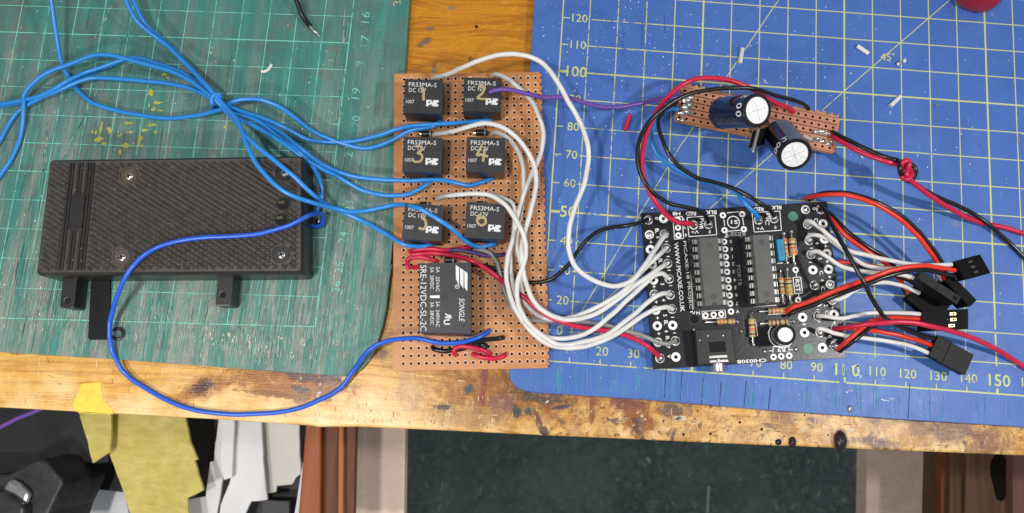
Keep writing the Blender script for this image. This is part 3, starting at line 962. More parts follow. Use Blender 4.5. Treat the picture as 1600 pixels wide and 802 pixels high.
# ------------------------------------------------------------------ battery box
BZ = 1.4
q = [P(u, v, BZ) for u, v in ((78, 250), (473, 244), (472, 426), (56, 429))]
qc = (q[0] + q[1] + q[2] + q[3]) / 4
bx = thing('battery_box', 'black ribbed plastic battery box lying on the green mat', 'battery box', (qc.x, qc.y, 0))


def BL(a, c, z=BZ):                                # a across 0..1, c from the back 0..1
    p = (q[0] * (1 - a) + q[1] * a) * (1 - c) + (q[3] * (1 - a) + q[2] * a) * c
    return Vector((p.x, p.y, z))


b = B()
rings = []
for ins, z, r in ((.0, .02, .14), (-.03, 0.06, .14), (-.03, BZ - .16, .14), (.0, BZ - .05, .12), (.06, BZ, .08)):
    rings.append([Z0(p, z) for p in rquad(q, ins, r)])
b.loft(rings, 1, True, True, 0)
b.make('case', [batt_m, battedge_m], bx, smooth=True)
b = B()
WD, HD = 8.25, 3.72


def ridge(x0, y0, x1, y1, w, h, mi=0):
    p0, p1 = BL(x0 / WD, y0 / HD), BL(x1 / WD, y1 / HD)
    d = (p1 - p0); n = Vector((-d.y, d.x, 0)).normalized() * w
    b.add([p0 - n, p0 + n, p1 + n, p1 - n, p0 + Vector((0, 0, h)), p1 + Vector((0, 0, h))], [(0, 4, 5, 3), (1, 2, 5, 4), (0, 1, 4), (3, 5, 2)], mi)


def hatch(X0, X1, Y0, Y1, slope, step, w, h, holes=()):
    c = Y0 - slope * X1 if slope > 0 else Y0
    lo = min(Y0 - slope * X0, Y0 - slope * X1); hi = max(Y1 - slope * X0, Y1 - slope * X1)
    c = lo
    while c < hi:
        xs = []
        n = 90
        seg = None
        for i in range(n + 1):
            x = X0 + (X1 - X0) * i / n; y = c + slope * x
            ok = Y0 <= y <= Y1 and all((x - hx) ** 2 + (y - hy) ** 2 > hr * hr for hx, hy, hr in holes)
            if ok:
                if seg is None: seg = [x, y, x, y]
                seg[2], seg[3] = x, y
            elif seg:
                if seg[2] > seg[0]: ridge(*seg, w, h)
                seg = None
        if seg and seg[2] > seg[0]: ridge(*seg, w, h)
        c += step


def inv(u, v):
    p = P(u, v, BZ)
    best = None
    a, c = .5, .5
    for it in range(12):
        f = BL(a, c) - p
        da = (BL(a + .01, c) - BL(a, c)) / .01; dc = (BL(a, c + .01) - BL(a, c)) / .01
        det = da.x * dc.y - da.y * dc.x
        a -= (f.x * dc.y - f.y * dc.x) / det; c -= (da.x * f.y - da.y * f.x) / det
    return a * WD, c * HD


scr = [inv(u, v) for u, v in ((201, 275), (190, 402), (444, 270), (439, 398))]
hl = [(x, y, .33) for x, y in scr] + [inv(443, 320) + (.2,), inv(440, 344) + (.2,)]
hatch(1.55, WD - .2, .14, HD - .12, .62, .172, .055, .055, hl)
hatch(1.55, WD - .12, HD * .45, HD - .12, -.62, .172, .03, .04, hl)
hatch(.1, .62, .12, HD - .12, .62, .172, .055, .05)
hatch(.1, .62, HD * .6, HD - .12, -.62, .172, .03, .035)
b.make('grip_ribs', batt_m, bx)
b = B()
for x in (.70, .80, .98, 1.08, 1.26, 1.36, 1.46):
    y0, y1 = .12, HD - .12
    if .85 < x < 1.3:
        segs = ((.12, 1.15), (2.35, HD - .12))
    else:
        segs = ((y0, y1),)
    for s0, s1 in segs:
        b.prism([BL((x - .035) / WD, s0 / HD), BL((x + .035) / WD, s0 / HD), BL((x + .035) / WD, s1 / HD), BL((x - .035) / WD, s1 / HD)], BZ - .01, BZ + .05)
b.make('slide_rail', battedge_m, bx, bevel=.012)
b = B()
b.prism(rquad([BL(.86 / WD, 1.17 / HD), BL(1.30 / WD, 1.17 / HD), BL(1.30 / WD, 2.33 / HD), BL(.86 / WD, 2.33 / HD)], 0, .06), BZ - .01, BZ + .075)
b.make('slide_switch', battedge_m, bx, bevel=.02)
b0 = B()
for i, (x, y) in enumerate(scr):
    c = BL(x / WD, y / HD)
    s_ = B()
    s_.ring(c, .10, .25, BZ + .012, 0, 24)
    s_.ring(c, .25, .285, BZ + .05, 0, 24)
    ob_ = s_.make('screw_well', [battedge_m if i > 1 else mat('screw_well_brown', (.075, .055, .038), .5)], bx)
    s_ = B()
    s_.dome((c.x + .02, c.y - .01, BZ + .01), .135, .06, 20, 0, 4)
    s_.obox((c.x + .02, c.y - .01, BZ + .068), (.075, .03, 0), (-.008, .02, 0), (0, 0, .004), 1)
    s_.obox((c.x + .02, c.y - .01, BZ + .069), (-.03, .075, 0), (.02, .008, 0), (0, 0, .004), 1)
    s_.make('screw', [steel_m, hole_m], bx, smooth=True)
for (u, v) in ((443, 320), (440, 344)):
    s_ = B()
    c = P(u, v, BZ)
    s_.disc(c, .20, BZ + .056, 0, 20)
    s_.ring(c, .19, .22, BZ + .058, 1, 20)
    s_.obox((c.x - .05, c.y + .06, BZ + .062), (.09, .02, 0), (-.01, .045, 0), (0, 0, .006), 2)
    s_.make('wire_hole', [hole_m, battedge_m, mat('hole_brown', (.07, .06, .03), .6)], bx)
for (px, zt, hc) in ((((100, 415), (122, 415), (115, 482), (93, 481)), .75, (105.5, 470)), (((342, 415), (366, 415), (362, 478), (336, 478)), .75, (348, 461))):
    s_ = B()
    qq = [P(u, v, zt) for u, v in px]
    s_.prism(rquad(qq, 0, .07), .01, zt)
    c = P(*hc, zt)
    s_.disc(c, .105, zt + .004, 1, 16); s_.ring(c, .09, .12, zt + .007, 2, 16, 1.6, 3.6)
    s_.make('mounting_lug', [battedge_m, hole_m, mat('lug_rim', (.12, .12, .12), .3)], bx, bevel=.03)
s_ = B()
qq = [P(u, v, .12) for u, v in ((143, 420), (172, 420), (170, 531), (137, 531))]
s_.prism(rquad(qq, 0, .1), .01, .12)
s_.make('belt_clip', pluggrey_m, bx, bevel=.015)
s_ = B()
c = P(183, 521.5, .1)
s_.tube([(c.x + .17 * math.cos(t), c.y + .17 * math.sin(t), .07) for t in [-2.6 + 5.2 * i / 14 for i in range(15)]], .05, 8, 0, 2)
s_.make('clip_loop', battedge_m, bx, smooth=True)
s_ = B()
c = P(498, 345, .25)
s_.dome((c.x, c.y, .12), .13, .16, 12, 0, 4, .15)
s_.make('solder_joint', solder_m, bx, smooth=True)
s_ = B()
for k in range(150):
    a, cc = random.uniform(.02, .98), random.uniform(.03, .97)
    p = BL(a, cc, BZ + .058)
    r = random.choice((.006, .009, .009, .014))
    s_.disc(p, r, BZ + .058, 0, 5, random.uniform(.6, 1.6))
s_.make('dust_speck', dust_m, bx)['kind'] = 'stuff'

# ------------------------------------------------------------------ perforated boards


def perf(bd, O, ex, ey, nx, ny, z1, z0, hr=.050, rim=.073, strip=None, skip=None):
    """cells with real holes. O first hole centre, ex ey pitch vectors"""
    n = 8
    hx, hy = ex / 2, ey / 2
    for j in range(ny):
        for i in range(nx):
            c = O + ex * i + ey * j
            k = .86 if strip else 1.0
            sq = [c + hx * a + hy * k * d for a, d in ((1, 0), (1, 1), (0, 1), (-1, 1), (-1, 0), (-1, -1), (0, -1), (1, -1))]
            ux, uy = ex.normalized(), ey.normalized()
            def rg(r, z):
                return [Z0(c + ux * r * math.cos(math.pi / 4 * t) + uy * r * math.sin(math.pi / 4 * t), z) for t in range(n)]
            R0 = [Z0(p, z1) for p in sq]; R1 = rg(rim, z1); R2 = rg(hr, z1 - .018); R3 = rg(hr, z0)
            vs = R0 + R1 + R2 + R3
            for a, b_, mi in ((0, 8, 0), (8, 16, 1), (16, 24, 2)):
                bd.add([], [], 0)
            o = len(bd.v)
            bd.v += vs
            for t in range(n):
                t2 = (t + 1) % n
                for a, b_, mi in ((0, 8, 0), (8, 16, 1), (16, 24, 2)):
                    bd.f.append((o + a + t, o + a + t2, o + b_ + t2, o + b_ + t)); bd.m.append(mi)
            if strip:
                for sgn in (1, -1):
                    e0 = [c + hx * a + hy * sgn * d for a, d in ((-1, k), (1, k), (1, 1), (-1, 1))]
                    bd.add([Z0(p, z1 - .004) for p in e0], [(0, 1, 2, 3)], 2)


def edge_strip(bd, A, Bp, outw, z1, z0, ragged=0, mi=0, r=.06):
    """solid edge from A to Bp widened by outw; ragged>0 cuts that many scallops in its outer side"""
    d = Bp - A
    L_ = d.length; u = d.normalized()
    o = outw
    if not ragged:
        bd.prism([A, Bp, Bp + o, A + o], z0, z1, mi); return
    st = L_ / ragged
    for k in range(ragged):
        p0 = A + u * st * k; p1 = A + u * st * (k + 1); mid = (p0 + p1) / 2 + o
        poly = [p0, p1, p1 + o]
        rr = r * random.uniform(.8, 1.2)
        poly += [mid + u * rr * math.cos(t) - o.normalized() * rr * math.sin(t) for t in (0, .6, 1.2, 1.9, 2.5, 3.14)]
        poly += [p0 + o]
        bd.prism([(p[0], p[1]) for p in poly], z0, z1, mi)


RZ = 0.2                                          # component side of the relay board
rb_c = P(738, 348, RZ)
rb = thing('relay_board', 'tan perforated circuit board carrying six small relays and one large relay', 'circuit board', (rb_c.x, rb_c.y, .03))
b = B()
H00, H10, H11, H01 = (P(u, v, RZ) for u, v in ((632.5, 124.5), (835.4, 120.6), (849.6, 565), (629, 567.7)))
O = H00.copy(); O.z = 0
ex = ((H10 - H00) + (H11 - H01)) / 2 / 18; ey = ((H01 - H00) + (H11 - H10)) / 2 / 39
cen = (H00 + H10 + H11 + H01) / 4
O = cen - ex * 9 - ey * 19.5; O.z = 0; ex.z = ey.z = 0
perf(b, O, ex, ey, 19, 40, RZ, RZ - .16)
tl = O - ex * .5 - ey * .5; trr = O + ex * 18.5 - ey * .5; br = O + ex * 18.5 + ey * 39.5; bl = O - ex * .5 + ey * 39.5
edge_strip(b, tl, bl, -ex * .85, RZ, RZ - .16)
edge_strip(b, trr, br, ex * .35, RZ, RZ - .16, 40)
edge_strip(b, tl - ex * .85, trr + ex * .1, -ey * .3, RZ, RZ - .16)
edge_strip(b, bl - ex * .85, br + ex * .1, ey * .42, RZ, RZ - .16)
b.add([Z0(p, RZ - .16) for p in (tl, bl, br, trr)], [(0, 1, 2, 3)], 2)
b.make('perforated_board', [board_m, rim_m, brown_m], rb)
for (u0, v0, u1, v1) in ((706, 430, 705, 520),):
    s_ = B(); s_.lpx((u0, v0), (u1, v1), 1.2, RZ + .004); s_.make('pencil_line', brown_m, rb)

# relays
RH = 0.95
tops = [((633, 125.5), (691.8, 126.4), (689.4, 177), (631, 174)), ((725.4, 122), (784, 122.7), (783.4, 176), (723, 172.6)),
        ((631, 214), (690.4, 215.3), (690.4, 270), (628.7, 267)), ((729.4, 214), (789.6, 215.3), (788.6, 270.8), (727.8, 268.4)),
        ((632.6, 319), (692, 323), (689.7, 376), (629.7, 371.6)), ((729.5, 316), (790, 320), (786.3, 374), (726.6, 370.5))]
RWD, RHT = 1.26, 1.17


def relay_body():
    d = B()
    a, c = RWD / 2, RHT / 2
    rg = []
    for ins, z in ((.03, .06), (0.01, .12), (0, RH)):
        rg.append([Vector(p) for p in ((-a + ins, -c + ins, z), (a - ins, -c + ins, z), (a - ins, c - ins, z), (-a + ins, c - ins, z))])
    d.loft(rg, 1, True, True, 0)
    for x in (-.45, .45):
        for y in (-.4, .4):
            d.obox((x, y, .035), (.06, 0, 0), (0, .06, 0), (0, 0, .035), 1)
    return d


def local_make(d, name, mats, parent, **k):
    """mesh already in the parent's own frame"""
    for i in range(len(d.v)):
        d.v[i] = d.v[i] + parent_loc(parent)
    return d.make(name, mats, parent, **k)


proto = None
strokes = [
    [[(-.12, .26), (-.03, .27), (.0, .22), (.01, .05), (.02, -.15)]],
    [[(-.13, .18), (-.1, .28), (.02, .30), (.06, .2), (.0, .05), (-.12, -.08), (-.16, -.15), (-.02, -.17), (.14, -.16)]],
    [[(-.14, .25), (-.02, .28), (.08, .2), (.0, .08), (-.06, .04), (.06, .0), (.10, -.12), (.02, -.24), (-.12, -.26), (-.2, -.2)]],
    [[(-.02, .30), (-.10, .12), (-.16, -.02), (.0, .0), (.2, -.06)], [(.1, .2), (.06, 0), (.04, -.24)]],
    [[(.14, .30), (-.04, .26), (-.02, .12), (.06, .08), (.10, -.08), (.04, -.22), (-.12, -.2)]],
    [[(-.02, .24), (-.12, .12), (-.12, -.05), (0, -.14), (.12, -.08), (.12, .08), (.02, .12), (-.1, .06)]]]
offs = [(0, 0), (0, .02), (-.1, 0), (-.12, 0), (0, 0), (-.12, -.02)]
rlab = ['small black relay marked 1 in gold pen', 'small black relay marked 2 in gold pen', 'small black relay marked 3 in gold pen', 'small black relay marked 4 in gold pen', 'small black relay marked 5 in gold pen', 'small black relay marked 6 in gold pen']
for i, tq in enumerate(tops):
    w4 = [P(u, v, RZ + RH) for u, v in tq]
    c = sum(w4, Vector()) / 4
    d = (w4[1] - w4[0]) + (w4[2] - w4[3])
    rot = math.atan2(d.y, d.x)
    if proto is None:
        d_ = relay_body()
        me_o = d_.make('relay', [relay_m, relay_side_m], None, bevel=.035)
        proto = me_o; ro = me_o
        t = B()
        t.ltext('FRS3MA-S', (-.035, .40), RH + .004, .145, 0, .92, -.002)
        t.ltext('DC 12V', (-.20, .205), RH + .004, .145, 0, .56, -.002)
        t.ltext('1007', (-.42, -.20), RH + .004, .12, 0, .27, -.004)
        # white maker's mark
        lx0, lx1, ly0, ly1 = .11, .52, -.34, -.12
        t.add([(lx0, ly0, RH + .004), (lx1 - .03, ly0, RH + .004), (lx1, ly0 + .06, RH + .004), (lx1, ly1 - .02, RH + .004), (lx1 - .04, ly1, RH + .004), (lx0, ly1, RH + .004)], [(0, 1, 2, 3, 4, 5)])
        for (x, y, r) in ((.21, -.20, .033), (.31, -.155, .033), (.23, -.32, .042), (.50, -.235, .042), (.36, -.345, .02)):
            t.disc((x, y), r, RH + .008, 1, 12)
        t.add([(.28, -.34, RH + .007), (.31, -.34, RH + .007), (.31, -.26, RH + .007), (.28, -.26, RH + .007)], [(0, 1, 2, 3)], 1)
        t.ring((-.19, -.30), .055, .07, RH + .004, 2, 20)
        lett = t.make('relay_lettering', [ink_m, relay_m, relay_side_m], None)
        lett.parent = ro
        ro_l = lett
    else:
        ro = proto.copy(); COL.objects.link(ro)
        l2 = ro_l.copy(); COL.objects.link(l2); l2.parent = ro
    ro.parent = rb
    ro.location = Vector((c.x, c.y, RZ)) - parent_loc(rb)
    ro.rotation_euler = (0, 0, rot)
    ro['label'] = rlab[i]
    m_ = B()
    for st in strokes[i]:
        pts = [Vector((x + offs[i][0], y + offs[i][1], RH + .01)) for x, y in st]
        m_.tube(pts, .042, 6, 0, 5)
    for k in range(len(m_.v)):
        m_.v[k].z = RH + .010 + (m_.v[k].z - RH - .010) * .12
    mk = m_.make('marker_number', gold_pen_m, None, smooth=True)
    mk.parent = ro
# big relay
SH = 1.55
sq = [P(u, v, RZ + SH) for u, v in ((655, 411.5), (735.7, 410.3), (735.7, 521.2), (654.3, 519))]
d_ = B()
rg = [[Z0(p, z) for p in rquad(sq, ins, .03, 2)] for ins, z in ((.05, RZ + .02), (.01, RZ + .1), (0, RZ + SH))]
d_.loft(rg, 1, True, True, 0)
big = d_.make('large_relay', [relay_m, relay_side_m], rb, bevel=.025, label='tall black relay at the front of the board')
big_loc = Vector((0, 0, 0))
zt = RZ + SH + .004
t = B()
t.text('SRE-12VDC-SL-2C', (661.5, 466), zt, 9.5, 90, 103, -.003)
t.text('5A  .25VAC', (684, 436.5), zt, 5.6, 90, 38)
t.text('5A  28VDC', (675, 435), zt, 5.6, 90, 34)
t.text('3A  240VAC', (684, 491), zt, 5.6, 90, 40)
t.text('3A  28VDC', (675, 490), zt, 5.6, 90, 36)
t.flat([(672, 462), (687, 461.5), (687, 466), (672, 466)], zt)
t.text('SONGLE', (721.5, 484.5), zt, 8.5, 90, 37, 0, 0, .25)
for k, (x0, x1, ya, yb, yc, yd) in enumerate(((712, 717.5, 414, 418, 443, 437), (718.8, 724.4, 418.5, 421, 448, 445), (725.4, 730.5, 423, 425, 452.5, 450))):
    t.flat([(x0, ya), (x1, ya + 4), (x1 - .3, yc + 3), (x0 + .4, yd - 1)], zt)
t.ring(P(714.5, 448, zt), .055, .07, zt, 0, 18)
t.text('R', (714.5, 448), zt, 3.6, 90)
t.text('R', (700.5, 493.5), zt, 10, 95, -8, .03)
t.text('U', (698.0, 503.5), zt, 10, 85, 8.5, .03)
t.ring(P(694.5, 464.5, zt), .08, .115, zt, 1, 20); t.ring(P(694.5, 464.5, zt), .02, .045, zt, 1, 12)
t.ring(P(724.5, 509, zt), .03, .05, zt, 1, 14)
t.make('relay_lettering', [ink_m, mat('moulded_mark', (.008, .008, .009), .4)], rb)
bpy.data.objects['relay_lettering.006' if 'relay_lettering.006' in bpy.data.objects else 'relay_lettering'].parent = rb
# diodes above the relays
for (u, v, w) in ((667, 209.5, 17), (752, 207.5, 18), (664, 320.5, 16), (752, 319.5, 16), (703, 406.5, 17)):
    d_ = B()
    p0, p1 = P(u - w / 2, v, RZ + .12), P(u + w / 2, v, RZ + .12)
    d_.cyl(p0, p1, .11, None, 14, 0, None, .02)
    dd = (p1 - p0).normalized()
    d_.cyl(p1 - dd * .09, p1 - dd * .05, .113, None, 14, 1)
    d_.tube([p0 - dd * .07 + Vector((0, 0, -.12)), p0 - dd * .05, p0], .015, 6, 2, 3)
    d_.tube([p1, p1 + dd * .13, p1 + dd * .16 + Vector((0, 0, -.12))], .018, 6, 2, 3)
    d_.make('diode', [blackp_m, mat('diode_band', (.35, .35, .35), .4), pin_m], rb, smooth=True)
# short jumpers on the relay board
RJ = RZ + .1


def jumper(pts, m, r=.078, lab=None):
    d_ = B(); d_.tube(W(pts), r * .92, 10)
    return d_.make('jumper_wire', m, rb, smooth=True, label=lab)


jumper([(640, 393, .2), (648, 391, .4), (670, 389, .45), (700, 391, .45), (735, 385.5, .3), (737, 386, .15)], red_wm, lab='crimson jumper behind the large relay')
jumper([(645, 400, .45), (637, 406, .35), (636, 412, .35), (640, 418, .35), (660, 417, .25)], red_wm, lab='crimson loop beside the large relay corner')
jumper([(643, 403, .4), (660, 402, .45), (678, 407, .4), (684, 409, .15)], red_wm)
jumper([(692, 392, .4), (715, 391, .5), (740, 395, .5), (760, 400, .4), (784, 398, .3), (788, 396, .1)], dviolet_wm, .075, 'dark violet jumper behind the large relay')
jumper([(787, 526.5, .1), (782, 528.5, .35), (760, 531, .4), (742, 536, .45), (718, 543, .45)], black_wm, .085)
jumper([(676, 541, .1), (678, 545, .3), (692, 549, .35), (712, 547, .35), (735, 541.5, .3), (752, 539, .3), (762, 540, .1)], black_wm, .085)
jumper([(738, 537, .3), (752, 541, .3), (760, 543, .2)], black_wm, .085)
jumper([(714, 556, .1), (709, 551, .35), (713, 543.5, .45), (727, 541.5, .5), (745, 545, .5), (758, 549, .45), (766, 554, .3)], red_wm, .085, 'curled crimson jumper in front of the large relay')
jumper([(738, 553, .25), (748, 557, .35), (765, 560.5, .38), (780, 559, .35), (789, 555, .25), (790, 551, .05)], red_wm, .085)
for (u, v) in ((629, 331), ):
    pass

# ------------------------------------------------------------------ microcontroller board
CZ = 0.26
mc_c = P(1160, 447, CZ)
mc = thing('microcontroller_board', 'black printed circuit board with two socketed chips on the blue mat', 'circuit board', (mc_c.x, mc_c.y, .03))
cq = [P(u, v, CZ) for u, v in ((1001.8, 333), (1291.5, 314.8), (1322, 559), (1021, 577.3))]
b = B()
b.prism(rquad(cq, 0, .03, 2), CZ - .16, CZ)
b.make('printed_circuit_board', [pcb_m], mc, bevel=.008)
# tracks under the mask
b = B()
for pl in ([(1250, 368), (1235, 376), (1228, 392)], [(1258, 378), (1240, 398), (1232, 405)], [(1262, 406), (1255, 416), (1240, 420)], [(1244, 490), (1262, 484), (1274, 492)], [(1240, 510), (1266, 506), (1276, 513)], [(1152, 540), (1160, 532), (1162, 490)],
           [(1152, 556), (1166, 540), (1176, 538)], [(1148, 512), (1158, 522)], [(1138, 384), (1150, 384), (1155, 392), (1157, 420)], [(1068, 344), (1076, 350)], [(1150, 480), (1170, 470), (1172, 380)], [(1256, 430), (1250, 450), (1262, 470)]):
    for a, c in zip(pl, pl[1:]):
        b.lpx(a, c, 1.1, CZ + .003)
b.make('masked_track', tracer_m, mc)
silk = B(); thin = B()
sz = CZ + .0045


def T(s, u, v, h=7.5, ang=90, w=None, bold=.018, bd=None):
    (bd or silk).text(s, (u, v), sz, h, ang, w, bold)


T('H8', 1057, 334, 6, 180, 12); T('RED', 1079.5, 334, 6, 180, 16); T('BLK', 1111, 332, 6, 180, 17)
T('PWR', 1096, 350, 6, 94, 17); T('V+', 1086, 362.5, 5, 178, 12, .01); T('0', 1109, 362.5, 5, 178)
T('RED', 1185.5, 327, 6, 180, 15); T('BLK', 1213, 324.5, 6, 180, 16); T('PIC', 1199.5, 342.5, 6.5, 94, 18, .012)
T('V+', 1188, 357, 5, 178, 12); T('0', 1211.5, 355.5, 5, 178)
T('0', 1068, 343, 4, 178, None, .01); T('V', 1070, 356, 4.5, 178); T('8', 1071.5, 367.5, 4.5, 178)
T('S1', 1147.5, 347, 6, 180, 11); T('RESET', 1149, 366, 6, 180, 31, .0, thin); T('T', 1135, 368, 6, 180, 6)
T('WWW.PICAXE.CO.UK', 1061.5, 433, 6.8, 84.5, 109, .02); T('PICAXE-18 PROJECT', 1074.5, 434, 6, 84.5, 115, .004)
T('PORTB', 1155, 430.5, 5.5, 84.5, 32, -.004, thin)
T('H7', 1088, 489, 6.5, 178, 11)
T('CHI030B', 1174.5, 564.3, 5.5, 176.8, 46, .02); T('R9', 1221, 547, 6.5, 178, 12)
T('RST', 1246.5, 446.5, 7, 84.5, 20, .02)
col_num = '0 8 1 2 3 4 5 6 7 V'.split()
pb = [(1131.4, 377.8), (1133, 389.7), (1134, 401.7), (1135, 413), (1136, 425), (1137.8, 438), (1138.5, 449.5), (1140, 462), (1140.7, 474.6), (1142, 487)]
for s_, (u, v) in zip(col_num, pb):
    T(s_, u + 10.5, v - .2, 5.5, 178, None, .012)
for s_, u, v in (('0', 1026, 341.5), ('0', 1028, 371), ('2', 1034, 418), ('3', 1035, 444), ('5', 1039, 493), ('6', 1041.5, 518), ('7', 1044, 542.5), ('V', 1045, 557), ('4', 1037, 469),
                 ('0', 1272.2, 326), ('6', 1277.5, 380.5), ('5', 1281.5, 404.5), ('4', 1285, 438), ('3', 1287.5, 463.5), ('2', 1290.5, 477.5), ('0', 1256.5, 506.8), ('0', 1296.5, 526), ('V', 1297.5, 541)):
    T(s_, u, v, 5.8, 88, None, .014)
for s_, u, v in (('B.', 1026.5, 361), ('B.', 1031.8, 408), ('B.', 1040.5, 504.5), ('B.', 1043, 529), ('C.', 1275, 345), ('C.', 1283.5, 427), ('C.', 1286, 451.5), ('C.', 1281, 394), ('C.', 1292, 489)):
    T(s_, u, v, 5.8, 88, 7.5, .014)
for (u, v) in ((1017, 378.5), (1022, 448), (1025.5, 472), (1027.5, 497), (1029.5, 521.5), (1024, 400), (1290, 385), (1292.5, 409), (1296.5, 433), (1301, 481), (1304, 504)):
    thin2 = silk
    thin2.lpx((u - 2.4, v), (u + 2.4, v), 1.1, sz); thin2.lpx((u, v - 2.4), (u, v + 2.4), 1.1, sz + .001)
for (u, v) in ((1041.5, 377.5), (1044, 401), (1045.5, 422.5), (1048, 446.5), (1051, 496), (1054, 520.5), (1266, 410), (1264, 365), (1280, 503), (1278, 484), (1268, 388)):
    silk.lpx((u - 2.4, v), (u + 2.4, v), 1.2, sz)
for pl in ([(1051.5, 340), (1066, 338.5), (1068, 372.5), (1054, 374), (1051.5, 340)], [(1073.5, 340), (1117, 337), (1120, 367), (1076.5, 370), (1073.5, 340)],
           [(1175, 332.5), (1218.5, 330), (1221, 360), (1178.5, 362.8), (1175, 332.5)], [(1136, 332.7), (1155, 331)], [(1131, 343), (1132.5, 353)], [(1160.5, 341), (1162, 352)], [(1137, 361.5), (1157, 360)],
           [(1097, 486.5), (1133, 484.5), (1134.3, 496.5), (1098, 498.5), (1097, 486.5)], [(1239, 434), (1251, 433), (1254, 458), (1242, 459), (1239, 434)], [(1244, 425.5), (1244.5, 433.5)], [(1248, 459), (1248, 466)],
           [(1208, 551), (1208, 542), (1232.5, 540.5), (1233, 549.5)], [(1202, 548.5), (1208, 548.3)], [(1233, 546.8), (1239, 546.5)], [(1200, 491.5), (1229, 490)], [(1180, 499), (1184, 524.5), (1176, 525.5)], [(1232, 402), (1246, 397), (1243, 373)],
           [(1204, 511), (1200, 521)], [(1076.5, 374), (1083, 484)], [(1158, 370), (1166, 479)], [(1084, 514), (1088, 572.5)], [(1214, 412), (1224, 411)], [(1226, 458.5), (1240, 457)], [(1168.5, 479.5), (1213, 477)]):
    for a, c in zip(pl, pl[1:]):
        silk.lpx(a, c, 1.25, sz + .0005)
silk.ring(P(1146, 347.3, sz), .185, .215, sz, 0, 28)
silk.ring(P(1221, 523.5, sz), .40, .43, sz, 0, 30)
silk.make('silkscreen', silk_m, mc); thin.make('faint_silkscreen', silkthin_m, mc)


def pad(u, v, r=7.2, hr=2.9, flat=False):
    d_ = B(); c = P(u, v, CZ)
    r /= 48; hr /= 48
    d_.ring(c, hr, r, CZ + .009, 0, 24)
    d_.ring(c, r, r + .001, CZ + .009, 0, 24)
    d_.disc(c, hr * 1.02, CZ + .0065, 1, 16)
    return d_.make('solder_pad', [pad_m, hole_m], mc)


def joint(u, v, r=6.5, h=.16, ring=True, wob=.14):
    d_ = B(); c = P(u, v, CZ)
    if ring: d_.disc(c, 7.2 / 48, CZ + .008, 0, 24)
    d_.dome((c.x, c.y, CZ + .008), r / 48, h, 14, 1, 5, wob)
    return d_.make('solder_joint', [pad_m, solder_m], mc, smooth=True)


for (u, v) in ((1036.5, 342), (1016, 390), (1019, 413.5), (1021, 438), (1024.5, 485), (1027, 509.5), (1051, 508.5), (1056, 558),
               (1286, 349.6), (1288, 374), (1292, 396), (1270, 422), (1294.5, 421), (1303, 491), (1254, 496), (1257, 520), (1285, 543.5)):
    pad(u, v)
for (u, v) in ((1059, 344), (1059.3, 356), (1060, 368), (1102.5, 493), (1115, 492), (1127, 491), (1243, 422), (1247, 469), (1208.5, 558), (1220.5, 557), (1233, 556)) + tuple(pb):
    pad(u, v, 4.9, 2.0)
for (u, v) in ((1129.4, 336.7), (1159.5, 335), (1132, 360), (1162, 358.5)):
    pad(u, v, 5.0, 1.9)
for (u, v, h) in ((1013, 344, .16), (1014.7, 367, .05), (1038, 366, .2), (1041, 388, .2), (1043, 412, .2), (1045.5, 436, .2), (1022, 460, .13), (1047, 461, .2), (1050, 483, .2), (1028, 535, .1), (1055, 533, .15), (1031, 560, .22),
                  (1083.5, 352, .15), (1107, 351, .2), (1185, 344, .15), (1209, 342, .2), (1258.5, 328, .08), (1282, 327.6, .15), (1261.5, 351, .2), (1264, 376, .2), (1267, 398, .2), (1272.5, 446, .25), (1297, 444.6, .08), (1278, 472, .1), (1300, 469, .2), (1277.5, 494, .2),
                  (1281, 520, .2), (1305, 513, .15), (1304, 541, .22)):
    joint(u, v, 6.3 if h > .1 else 5.2, h)
for (u, v) in ((1195, 549), (1244, 546), (1158, 518), (1152, 503), (1103.5, 504), (1173.6, 489), (1177, 538.5), (1188, 487), (1189.5, 506), (1239.5, 502.5), (1224, 365.5), (1229.5, 411), (1236, 362.5), (1241, 412), (1218.5, 424), (1224, 474), (1229, 421.5), (1235.5, 473)):
    joint(u, v, 3.6, .07, False)
for (u, v) in ((1239, 338), (1262.5, 545)):
    d_ = B(); d_.disc(P(u, v, CZ), .165, CZ + .008, 0, 24); d_.make('green_dot', tag_m, mc)
d_ = B(); c = P(1085, 499, CZ); d_.disc(c, .15, CZ + .006, 0, 24); d_.ring(c, .15, .175, CZ + .007, 1, 24); d_.make('mounting_hole', [hole_m, tracer_m], mc)
d_ = B(); d_.tube(W([(1004, 336, .12), (1010, 330, .3), (1018, 326, .5), (1021, 327, .5)]), .022, 6); d_.make('wire_stub', pin_m, mc, smooth=True)


